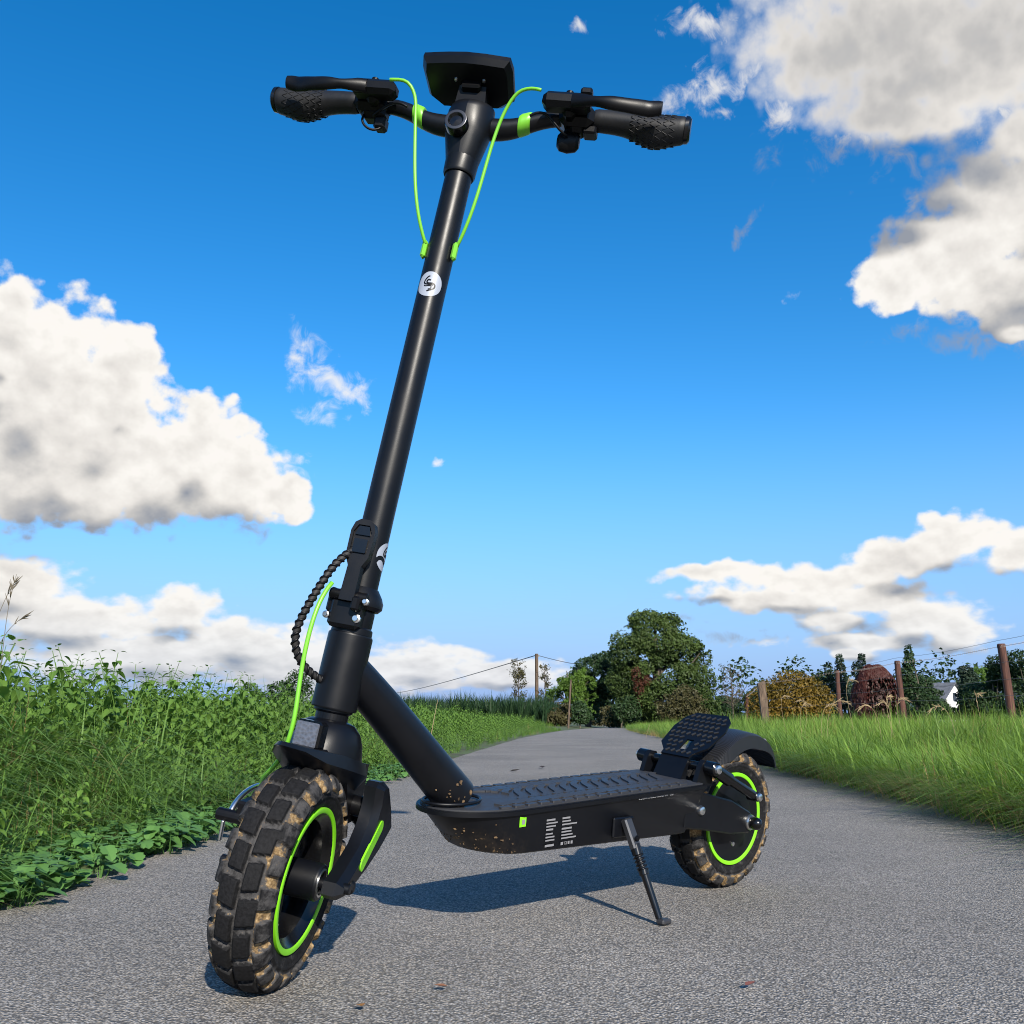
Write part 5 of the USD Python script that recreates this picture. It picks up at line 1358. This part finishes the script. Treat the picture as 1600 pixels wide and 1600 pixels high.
for k, (c, t) in enumerate(zip(fp, tang)):
    nrm_ = np.array([-t[2], 0, t[0]]) * -1
    if nrm_[2] < 0 and 5 < k < 25:
        nrm_ = -nrm_
    nrm_ = np.array([c[0] - 0.0, 0, c[2] - 0.15]); nrm_ /= np.linalg.norm(nrm_)
    wd = 0.046 * (0.72 + 0.28 * smoothstep(0, 8, k)) * (1 - 0.12 * smoothstep(22, 29, k))
    skirt = 0.004 + 0.026 * smoothstep(2, 9, k) * (1 - 0.75 * smoothstep(19, 28, k))
    prof_ = [(-wd - 0.005, -skirt), (-wd - 0.003, -0.004), (-wd * 0.86, 0.0), (0, 0.003), (wd * 0.86, 0.0), (wd + 0.003, -0.004), (wd + 0.005, -skirt), (wd + 0.002, -skirt), (wd - 0.001, -0.006), (0, -0.001), (-wd + 0.001, -0.006), (-wd - 0.002, -skirt)]
    secs.append([c + np.array([0, y, 0]) + nrm_ * h for y, h in prof_])
secs = np.array(secs); nk, ns = secs.shape[:2]
i, j = np.meshgrid(np.arange(nk - 1), np.arange(ns), indexing="ij")
a, b = i * ns + j, i * ns + (j + 1) % ns
fq = np.stack([a, a + ns, b + ns, b], -1).reshape(-1, 4)
fm = trimesh.Trimesh(secs.reshape(-1, 3), np.vstack([fq[:, [0, 2, 1]], fq[:, [0, 3, 2]]]), process=False)
e0 = [[0, k, k + 1] for k in range(1, ns - 1)]; e1 = [[(nk - 1) * ns, (nk - 1) * ns + k + 1, (nk - 1) * ns + k] for k in range(1, ns - 1)]
fm = trimesh.Trimesh(fm.vertices, np.vstack([fm.faces, e0, e1]), process=False)
trimesh.repair.fix_normals(fm)
fend = part("rear_mudguard", fm, carbon, 32)
tl_ = rbox((0.03, 0.05, 0.016), 0.006, (0, 0, 0), rot([0, 1, 0], R_(42))); tl_.apply_translation((-0.121, 0, 0.268))
part("tail_lamp", tl_, mat("tail_lens", (0.16, 0.13, 0.13), 0.2, coat_weight=0.5), 30, fend)
# footrest over the rear wheel
part("footrest_bracket", cat([hull([(0.168, s * 0.033, 0.205) for s in (-1, 1)] + [(0.145, s * 0.032, 0.246) for s in (-1, 1)] + [(0.139, s * 0.032, 0.250) for s in (-1, 1)] + [(0.150, s * 0.033, 0.205) for s in (-1, 1)])]), black_paint, 25)
FO, FD, FN = np.array([0.142, 0, 0.2475]), np.array([-0.831, 0, 0.556]), np.array([0.556, 0, 0.831])
pl = Polygon([(0, -0.033), (0.010, -0.034), (0.032, -0.055), (0.085, -0.060), (0.118, -0.052), (0.134, -0.036), (0.137, 0.036), (0.121, 0.052), (0.088, 0.060), (0.034, 0.055), (0.010, 0.034), (0, 0.033)])
pl = pl.buffer(0.003).buffer(-0.003)
win = sbox(0.020, -0.004, 0.050, 0.013)


def on_rest(m, lift=0.0):
    v = np.asarray(m.vertices)
    m.vertices = FO + v[:, :1] * FD + v[:, 1:2] * [0, 1, 0] + (v[:, 2:3] + lift) * FN
    m.invert()
    return m


fr_ = part("footrest", on_rest(cat([trimesh.creation.extrude_polygon(pl.difference(win), 0.0035, engine="earcut")]), 0.0), black_paint, 25)
studs = []
for r_ in range(9):
    for c_ in range(9):
        x_, y_ = 0.012 + 0.0138 * r_, (c_ - 4) * 0.0125 + (0.00625 if r_ % 2 else 0)
        s_ = affinity.translate(affinity.rotate(sbox(-0.0045, -0.0016, 0.0045, 0.0016), 60 if r_ % 2 else 35), x_, y_)
        if pl.buffer(-0.004).contains(s_) and not win.buffer(0.003).intersects(s_):
            studs.append(trimesh.creation.extrude_polygon(s_, 0.0016, engine="earcut"))
part("grip_studs", on_rest(cat(studs), 0.0035), painted("stud_grey", (0.02, 0.02, 0.02), 0.5), False, fr_)

# ---- kickstand
k0, k1 = np.array([0.371, 0.088, 0.158]), np.array([0.3577, 0.1594, 0.0175])
kd = (k1 - k0) / np.linalg.norm(k1 - k0)
ks = part("kickstand", cat([tube([k0 + kd * t for t in (0.075, 0.078, 0.100, 0.150)], [0.0065, 0.0068, 0.0062, 0.0056], 16), rod(k0 + kd * 0.035, k0 + kd * 0.052, 0.0088, 18, 0.001), rod(k0 + kd * 0.050, k0 + kd * 0.080, 0.0055, 14), rod(k0 + kd * 0.074, k0 + kd * 0.083, 0.0082, 18, 0.001)]), gloss_black, 35)
sp_ = []
e1_ = np.cross(kd, [1, 0, 0]); e1_ /= np.linalg.norm(e1_); e2_ = np.cross(kd, e1_)
for t in np.linspace(0, 1, 60):
    q = t * 2 * np.pi * 4.5
    sp_.append(k0 + kd * (0.050 + 0.026 * t) + 0.0078 * (math.cos(q) * e1_ + math.sin(q) * e2_))
part("spring", tube(sp_, 0.0016, 6), black_paint, True, ks)
bx = rbox((0.018, 0.013, 0.05), 0.0025)
zc = -kd; xc = np.array([1, 0, 0]) - zc * zc[0]; xc /= np.linalg.norm(xc); yc = np.cross(zc, xc)
bx.vertices = np.asarray(bx.vertices) @ np.stack([xc, yc, zc]) + k0 + kd * 0.018
part("stand_head", bx, painted("grey_metal", (0.05, 0.052, 0.058), 0.4, metallic=0.6), 25, ks)
part("stand_plate", rbox((0.05, 0.006, 0.032), 0.002, (0.372, 0.0795, 0.150)), black_paint, 25, ks)
pb = lathe([(0.0, 0.003), (0.004, 0.003), (0.0048, 0.0)], 16); pb.apply_translation(k0 + kd * 0.026 + np.array([0.0, 0.0085, 0.003]))
part("stand_bolt", pb, black_plastic, 30, ks)
ft = rbox((0.022, 0.016, 0.008), 0.0025, (0, 0, 0)); ft.apply_transform(TM.rotation_matrix(LEAN * -1, (1, 0, 0))); ft.apply_translation(k1 + [-0.004, 0.002, 0.004])
part("stand_foot", ft, rubber, 30, ks)

# ---- stem, folding latch, decals
stem = part("stem", tube([(0, 0, t) for t in (0.345, 0.36, 1.03, 1.065)], [0.0225, 0.0222, 0.0212, 0.0212], 48), black_paint, 40, frame=ST)
hinge = cat([lathe([(0.0, 0.309), (0.0255, 0.309), (0.0262, 0.313), (0.0262, 0.331), (0.0255, 0.334), (0, 0.334)], 40, "z"), rbox((0.052, 0.046, 0.040), 0.005, (0.012, -0.004, 0.324)), lathe([(0.0, 0.335), (0.0300, 0.335), (0.0345, 0.340), (0.0345, 0.348), (0.031, 0.356), (0.024, 0.366), (0.0, 0.366)], 40, "z")])
hg = part("folding_hinge", hinge, black_paint, 30, frame=ST)
part("hinge_plate", cat([rbox((0.034, 0.010, 0.034), 0.003, (0.016, -0.029, 0.340)), rbox((0.020, 0.012, 0.020), 0.003, (0.042, 0.012, 0.338)), rod((0.036, -0.030, 0.348), (0.036, 0.024, 0.348), 0.0075, 18, 0.001)]), black_plastic, 28, hg, ST)
for f_, y_, t_, r_ in ((0.0355, 0.014, 0.319, 0.0065), (0.040, 0.023, 0.343, 0.005), (0.034, -0.030, 0.318, 0.005)):
    b = lathe([(0.0, 0.006), (r_ * 0.55, 0.006), (r_ * 0.6, 0.003), (r_ * 0.95, 0.002), (r_, -0.002)], 20, "y")
    v = np.asarray(b.vertices); b.vertices = np.stack([v[:, 1] + f_, v[:, 0] + y_, v[:, 2] + t_], 1); b.invert()
    part("hinge_bolt", b, chrome, 30, hg, ST)
lv_side = [(-0.0105, 0.340), (0.0105, 0.340), (0.0095, 0.388), (0.0165, 0.402), (0.0175, 0.438), (0.0140, 0.450), (0.007, 0.455), (-0.007, 0.455), (-0.0140, 0.450), (-0.0175, 0.438), (-0.0165, 0.402), (-0.0095, 0.388)]
lp = Polygon(lv_side)
inner = Polygon([(-0.0125, 0.4055), (0.0125, 0.4055), (0.0135, 0.437), (0.008, 0.447), (-0.008, 0.447), (-0.0135, 0.437)])


def facing(m, f0, dy=0.0, slope=0.0, t0=0.34):
    """x = left, y = up the stem, z = outwards, to the stem frame."""
    v = np.asarray(m.vertices)
    m.vertices = np.stack([f0 + v[:, 2] + slope * (v[:, 1] - t0), v[:, 0] + dy, v[:, 1]], 1)
    return m


LY = -0.0015
lat = cat([facing(trimesh.creation.extrude_polygon(lp, 0.010, engine="earcut"), 0.036, LY, -0.05), facing(trimesh.creation.extrude_polygon(lp.difference(inner).buffer(0), 0.0045, engine="earcut"), 0.046, LY, -0.05)])
la = part("latch_lever", lat, black_paint, 25, hg, ST)
part("latch_button", cat([facing(trimesh.creation.extrude_polygon(sbox(-0.0085, 0.409, 0.0085, 0.426).buffer(0.0012), 0.0035, engine="earcut"), 0.046, LY, -0.05), facing(trimesh.creation.extrude_polygon(Polygon([(-0.011, 0.433), (0.011, 0.433), (0.0075, 0.4455), (-0.0075, 0.4455)]), 0.0025, engine="earcut"), 0.046, LY, -0.05)]), gloss_black, 25, hg, ST)


def decal(shape, r, t0, ang0, name, material, lift):
    """A flat shape (x to the left round the tube, y up) wrapped on the stem at angle ang0 from straight ahead."""
    m = trimesh.creation.extrude_polygon(shape, 0.0002, engine="earcut").subdivide_to_size(0.004)
    v = np.asarray(m.vertices)
    th = ang0 + v[:, 0] / r
    rr_ = r + lift + v[:, 2]
    m.vertices = np.stack([rr_ * np.cos(th), rr_ * np.sin(th), t0 + v[:, 1]], 1)
    return part(name, m, material, False, stem, ST)


disc = LineString([(0, -0.0012), (0, 0.0012)]).buffer(0.0192, quad_segs=16)
logo = [LineString(spline([(-0.0015, 0.0125, 0), (-0.0065, 0.0065, 0), (-0.0072, 0.0005, 0), (-0.002, -0.0012, 0), (0.0055, -0.0015, 0)], 16)[:, :2]).buffer(0.0010), LineString(spline([(0.0008, 0.0062, 0), (-0.0038, 0.0035, 0), (-0.0035, 0.0018, 0), (0.002, 0.0012, 0), (0.0075, 0.0005, 0), (0.0088, -0.0048, 0), (0.005, -0.009, 0), (-0.0008, -0.0118, 0)], 20)[:, :2]).buffer(0.0011), LineString(spline([(-0.0068, -0.003, 0), (-0.001, -0.0035, 0), (0.004, -0.004, 0), (0.0035, -0.007, 0), (0.0005, -0.0085, 0)], 12)[:, :2]).buffer(0.0007)]
decal(disc, 0.0214, 0.832, R_(2), "round_decal", silver_decal, 0.0003)
for l_ in logo:
    decal(l_, 0.0214, 0.832, R_(2), "decal_mark", black_plastic, 0.0007)
cres = disc.difference(LineString(spline([(-0.019, -0.010, 0), (-0.010, -0.003, 0), (-0.003, -0.006, 0), (0.004, -0.014, 0)], 16)[:, :2]).buffer(0.003))
for g_ in getattr(cres, "geoms", [cres]):
    decal(g_, 0.0221, 0.414, R_(93), "round_decal", silver_decal, 0.0003)
for l_ in logo[:2]:
    decal(l_, 0.0221, 0.416, R_(93), "decal_mark", black_plastic, 0.0007)

# ---- handlebar
HX = 0.757


def loft_y(sections, sides=28, frame=FR):
    """(y, x, z, radius x, radius z) rings along the handlebar."""
    s_ = np.asarray(sections, float)
    th = np.arange(sides) * 2 * np.pi / sides
    v = np.stack([s_[:, 1:2] + s_[:, 3:4] * np.cos(th), np.broadcast_to(s_[:, :1], (len(s_), sides)), s_[:, 2:3] + s_[:, 4:5] * np.sin(th)], -1).reshape(-1, 3)
    n_ = len(s_)
    i_, j_ = np.meshgrid(np.arange(n_ - 1), np.arange(sides), indexing="ij")
    a_, b_ = i_ * sides + j_, i_ * sides + (j_ + 1) % sides
    f_ = np.vstack([np.stack([a_, b_, b_ + sides], -1).reshape(-1, 3), np.stack([a_, b_ + sides, a_ + sides], -1).reshape(-1, 3)])
    v = np.vstack([v, [s_[0, 1], s_[0, 0], s_[0, 2]], [s_[-1, 1], s_[-1, 0], s_[-1, 2]]])
    k_ = np.arange(sides); m_ = n_ * sides
    f_ = np.vstack([f_, np.stack([np.full(sides, m_), (k_ + 1) % sides, k_], 1), np.stack([np.full(sides, m_ + 1), m_ - sides + k_, m_ - sides + (k_ + 1) % sides], 1)])
    m = trimesh.Trimesh(v, f_, process=False)
    trimesh.repair.fix_normals(m)
    return m


half = [(0.0, 1.243, 0.0175), (0.045, 1.244, 0.0172), (0.072, 1.2485, 0.0158), (0.098, 1.2590, 0.0142), (0.125, 1.2675, 0.0128), (0.15, 1.2705, 0.0120), (0.20, 1.2715, 0.0112), (0.335, 1.2670, 0.0112)]
bar = spline([(-y, z, r) for y, z, r in half[:0:-1]] + [(y, z, r) for y, z, r in half], 60)
hb = part("handlebar", loft_y([(y, HX, z, r, r) for y, z, r in bar]), black_paint, 40, frame=FR)
for sg in (1, -1):
    gsec = []
    for t in np.linspace(0, 1, 26):
        y = 0.196 + 0.144 * t
        z = np.interp(y, [0.2, 0.335], [1.2715, 1.267])
        bulge = math.exp(-((t - 0.66) / 0.24) ** 2)
        end = smoothstep(0.985, 1.0, t)
        r = 0.0172 + 0.0028 * t + 0.0045 * bulge - 0.003 * end - 0.0012 * smoothstep(0.04, 0.0, t)
        gsec.append((sg * y, HX - 0.003 * bulge, z - 0.0065 * bulge, r * 0.98, r * (1 + 0.10 * bulge)))
    gp = part("grip", loft_y(gsec, 36), grip_rubber, 40, frame=FR)
    # raised chevrons on the grip
    chev = []
    for k in range(7):
        for q in range(14):
            t = 0.44 + 0.07 * k
            i0 = t * 25
            c = np.array([np.interp(i0, range(26), [g_[e] for g_ in gsec]) for e in range(5)])
            th = R_(-75 + 25.7 * q + (13 if k % 2 else 0))
            arm = []
            for dt_, da in ((-0.0052, -9.5), (0.0028, 0.0), (-0.0052, 9.5)):
                yy_ = c[0] + sg * dt_
                a_ = th + R_(da)
                arm.append((c[1] + (c[3] + 0.0002) * math.cos(a_), yy_, c[2] + (c[4] + 0.0002) * math.sin(a_)))
            chev.append(tube(arm, 0.0008, 5))
    part("grip_chevrons", cat(chev), grip_rubber, True, gp, FR)
    part("bar_end", loft_y([(sg * 0.3375, HX, 1.2668, 0.0205, 0.0208), (sg * 0.343, HX, 1.2668, 0.0200, 0.0204), (sg * 0.346, HX, 1.2667, 0.0165, 0.0168)], 30), gloss_black, 35, gp, FR)
    # brake lever: clamp body on the bar, blade in front of the grip
    body = cat([rbox((0.032, 0.074, 0.025), 0.007, (0.797, sg * 0.156, 1.2745)), rbox((0.046, 0.056, 0.036), 0.010, (HX + 0.003, sg * 0.170, 1.2690)), rbox((0.05, 0.020, 0.032), 0.006, (0.772, sg * 0.160, 1.2715)), loft_y([(sg * 0.118, 0.800, 1.2735, 0.004, 0.004), (sg * 0.122, 0.800, 1.2735, 0.0075, 0.0075), (sg * 0.128, 0.800, 1.2735, 0.0075, 0.0075), (sg * 0.131, 0.800, 1.274, 0.006, 0.006), (sg * 0.138, 0.80, 1.2745, 0.0062, 0.0062)], 16), rod((0.797, sg * 0.158, 1.262), (0.797, sg * 0.158, 1.293), 0.006, 14, 0.001)])
    bl_ = part("brake_lever", body, black_plastic, 28, frame=FR)
    blade = []
    for t in np.linspace(0, 1, 22):
        y = 0.165 + 0.137 * t
        x = 0.808 + 0.014 * math.sin(math.pi * min(t * 1.15, 1.0)) - 0.002 * t
        z = 1.2735 - 0.007 * math.sin(math.pi * t) - 0.002 * t
        hz = 0.0112 - 0.0035 * math.exp(-((t - 0.28) / 0.12) ** 2) + 0.0012 * smoothstep(0.6, 0.8, t) - 0.002 * smoothstep(0.93, 1.0, t)
        blade.append((sg * y, x, z, 0.0072, hz))
    part("lever_blade", loft_y(blade, 14), black_plastic, 40, bl_, FR)
    part("cable_clip", loft_y([(sg * (0.079 + 0.003 * q), HX + 0.001, float(np.interp(0.079 + 0.003 * q, [h_[0] for h_ in half], [h_[1] for h_ in half])) + 0.001, float(np.interp(0.079 + 0.003 * q, [h_[0] for h_ in half], [h_[2] for h_ in half])) + (0.0012 if q in (0, 6) else 0.0024), float(np.interp(0.079 + 0.003 * q, [h_[0] for h_ in half], [h_[2] for h_ in half])) + (0.0012 if q in (0, 6) else 0.0024)) for q in range(7)], 24), green_cable, 40, hb, FR)
part("lever_lamp", rbox((0.016, 0.018, 0.012), 0.003, (0.808, 0.186, 1.2865)), black_plastic, 28, frame=FR)
# throttle and switch under the bar
part("throttle", cat([rod((HX, 0.160, 1.258), (HX + 0.002, 0.160, 1.244), 0.009, 16), loft_y([(0.1435, HX + 0.003, 1.232, 0.006, 0.010), (0.148, HX + 0.003, 1.2315, 0.010, 0.0155), (0.161, HX + 0.003, 1.231, 0.012, 0.0178), (0.174, HX + 0.003, 1.2315, 0.010, 0.0155), (0.1785, HX + 0.003, 1.232, 0.006, 0.010)], 20), rbox((0.034, 0.03, 0.034), 0.008, (HX, 0.172, 1.262)), rbox((0.026, 0.022, 0.014), 0.003, (HX, 0.192, 1.251))]), black_plastic, 30, frame=FR)
part("switch_pod", cat([rbox((0.034, 0.042, 0.036), 0.008, (HX, -0.165, 1.260)), rbox((0.022, 0.020, 0.022), 0.004, (HX + 0.004, -0.150, 1.236))]), black_plastic, 30, frame=FR)
part("switch_wire", tube(spline([(HX + 0.012, -0.178, 1.246), (HX + 0.016, -0.172, 1.226), (HX + 0.014, -0.158, 1.221), (HX + 0.01, -0.146, 1.228), (HX + 0.006, -0.143, 1.244)], 18), 0.0021, 8), black_plastic, True, frame=FR)
# stem head with lock knob
head = hull([(0.0 + 0.026 * math.cos(q), 0.026 * math.sin(q), 1.055) for q in np.linspace(0, 6.28, 24)] + [(0.004 + 0.032 * math.cos(q), 0.036 * math.sin(q), 1.10) for q in np.linspace(0, 6.28, 24)] + [(0.006 + 0.034 * math.cos(q), 0.038 * math.sin(q), 1.135) for q in np.linspace(0, 6.28, 24)] + [(0.004 + 0.028 * math.cos(q), 0.036 * math.sin(q), 1.150) for q in np.linspace(0, 6.28, 24)])
neck_ = lathe([(0.0, 1.030), (0.0235, 1.030), (0.0255, 1.034), (0.0265, 1.060), (0.0, 1.060)], 36, "z")
hd_ = part("stem_head", cat([head, neck_]), black_paint, 30, frame=ST)
kn = lathe([(0.0, 0.004), (0.0095, 0.003), (0.0120, 0.0065), (0.0165, 0.0065), (0.0185, 0.003), (0.0185, -0.010)], 36, "y")
v = np.asarray(kn.vertices); kn.vertices = np.stack([v[:, 1] + 0.043, v[:, 0] - 0.009, v[:, 2] + 1.098], 1); kn.invert()
part("lock_knob", kn, gloss_black, 30, hd_, ST)
ringm = lathe([(0.0172, 0.0068), (0.0164, 0.0072), (0.0128, 0.0072), (0.0122, 0.0066)], 36, "y")
v = np.asarray(ringm.vertices); ringm.vertices = np.stack([v[:, 1] + 0.043, v[:, 0] - 0.009, v[:, 2] + 1.098], 1); ringm.invert()
part("knob_ring", ringm, mat("dark_steel", (0.07, 0.072, 0.08), 0.35, metallic=0.9), 30, hd_, ST)
# display, tilted towards the rider, seen from below
DC, DA = np.array([0.766, -0.014, 1.3165]), R_(24)
dpl = Polygon([(0.040, -0.070), (0.044, -0.03), (0.0455, 0.0), (0.044, 0.03), (0.040, 0.070), (0.022, 0.074), (-0.030, 0.072), (-0.044, 0.050), (-0.046, -0.050), (-0.026, -0.071), (0.022, -0.074)])
dsl = [trimesh.creation.extrude_polygon(dpl, 0.009, engine="earcut")]
low2 = affinity.scale(dpl, 0.86, 0.90)
dsl.append(hull([(x, y, 0.0) for x, y in dpl.exterior.coords] + [(x, y, -0.010) for x, y in low2.exterior.coords]))


def on_display(m):
    m.apply_transform(TM.rotation_matrix(-DA, (0, 1, 0))); m.apply_translation(DC)
    return m


disp = part("display", on_display(cat(dsl)), black_plastic, 25, frame=FR)
scr = trimesh.creation.extrude_polygon(affinity.scale(dpl, 0.86, 0.9), 0.0008, engine="earcut"); scr.apply_translation((0, 0, 0.009))
part("screen", on_display(scr), gloss_black, 25, disp, FR)
part("display_mount", cat([on_display(rbox((0.040, 0.032, 0.016), 0.003, (-0.010, 0.008, -0.016))), hull([(0.752 + dx_, y_ - 0.004, z_) for dx_, y_, z_ in ((-0.02, -0.026, 1.262), (0.022, -0.026, 1.262), (-0.02, 0.026, 1.262), (0.022, 0.026, 1.262), (-0.012, -0.022, 1.30), (0.022, -0.022, 1.305), (-0.012, 0.022, 1.30), (0.022, 0.022, 1.305))])]), black_plastic, 25, disp, FR)
for y_ in (-0.020, 0.026):
    b = lathe([(0.0, 0.0028), (0.0026, 0.0024), (0.0034, 0.0)], 12, "z"); b.vertices = np.asarray(b.vertices) * [1, 1, -1]; b.invert(); b.apply_translation((0.010, y_ + 0.002, -0.010))
    part("display_screw", on_display(b), chrome, 30, disp, FR)

# ---- cables (stem frame: forwards, left, up)
def cable(name, pts, r, material, n=40, frame=ST, parent=None):
    return part(name, tube(spline(pts, n), r, 10), material, True, parent, frame)


cable("brake_cable", [(0.072, -0.120, 1.1425), (0.072, -0.106, 1.1435), (0.071, -0.092, 1.141), (0.064, -0.079, 1.127), (0.058, -0.072, 1.100), (0.048, -0.060, 1.03), (0.032, -0.040, 0.945), (0.012, -0.0235, 0.903)], 0.0027, green_cable)
cable("brake_cable", [(0.072, 0.120, 1.1425), (0.071, 0.104, 1.1445), (0.068, 0.088, 1.141), (0.060, 0.072, 1.122), (0.050, 0.060, 1.085), (0.038, 0.051, 1.02), (0.025, 0.041, 0.95), (0.010, 0.0265, 0.905)], 0.0027, green_cable)
for sg in (1, -1):
    ent = rbox((0.013, 0.008, 0.030), 0.0035, (0.010 if sg > 0 else 0.008, sg * 0.0245, 0.895))
    part("cable_entry", ent, green_cable, 30, stem, ST)
cable("brake_cable", [(0.050, -0.026, 0.360), (0.064, -0.031, 0.330), (0.072, -0.032, 0.285), (0.072, -0.029, 0.225), (0.072, -0.024, 0.165), (0.060, -0.033, 0.128), (0.030, -0.058, 0.100), (-0.014, -0.080, 0.076)], 0.0030, green_cable)
bund = spline([(0.018, -0.006, 0.425), (0.040, -0.012, 0.410), (0.058, -0.024, 0.385), (0.066, -0.036, 0.350), (0.068, -0.048, 0.310), (0.064, -0.053, 0.278), (0.052, -0.045, 0.252), (0.034, -0.030, 0.236), (0.020, -0.016, 0.230)], 90)
part("cable_loom", tube(bund, 0.0046, 12), painted("loom_sleeve", (0.012, 0.011, 0.011), 0.6), True, frame=ST)
tb = np.gradient(bund, axis=0); tb /= np.linalg.norm(tb, axis=1, keepdims=True)
wr_ = []
for ph0 in (0, np.pi):
    pth = []
    for k in range(90):
        e1_ = np.cross(tb[k], [0, 1, 0]); e1_ /= np.linalg.norm(e1_); e2_ = np.cross(tb[k], e1_)
        q = k * 0.95 + ph0
        pth.append(bund[k] + 0.0046 * (math.cos(q) * e1_ + math.sin(q) * e2_))
    wr_.append(tube(spline(pth, 360), 0.0018, 5))
part("loom_wrap", cat(wr_), black_plastic, True, frame=ST)
cable("bar_wire", [(0.03, 0.10, 1.128), (0.030, 0.126, 1.132), (0.022, 0.145, 1.118), (0.012, 0.160, 1.112)], 0.0022, black_plastic)
cable("bar_wire", [(0.03, -0.10, 1.128), (0.030, -0.126, 1.132), (0.022, -0.145, 1.126), (0.012, -0.160, 1.122)], 0.0022, black_plastic)
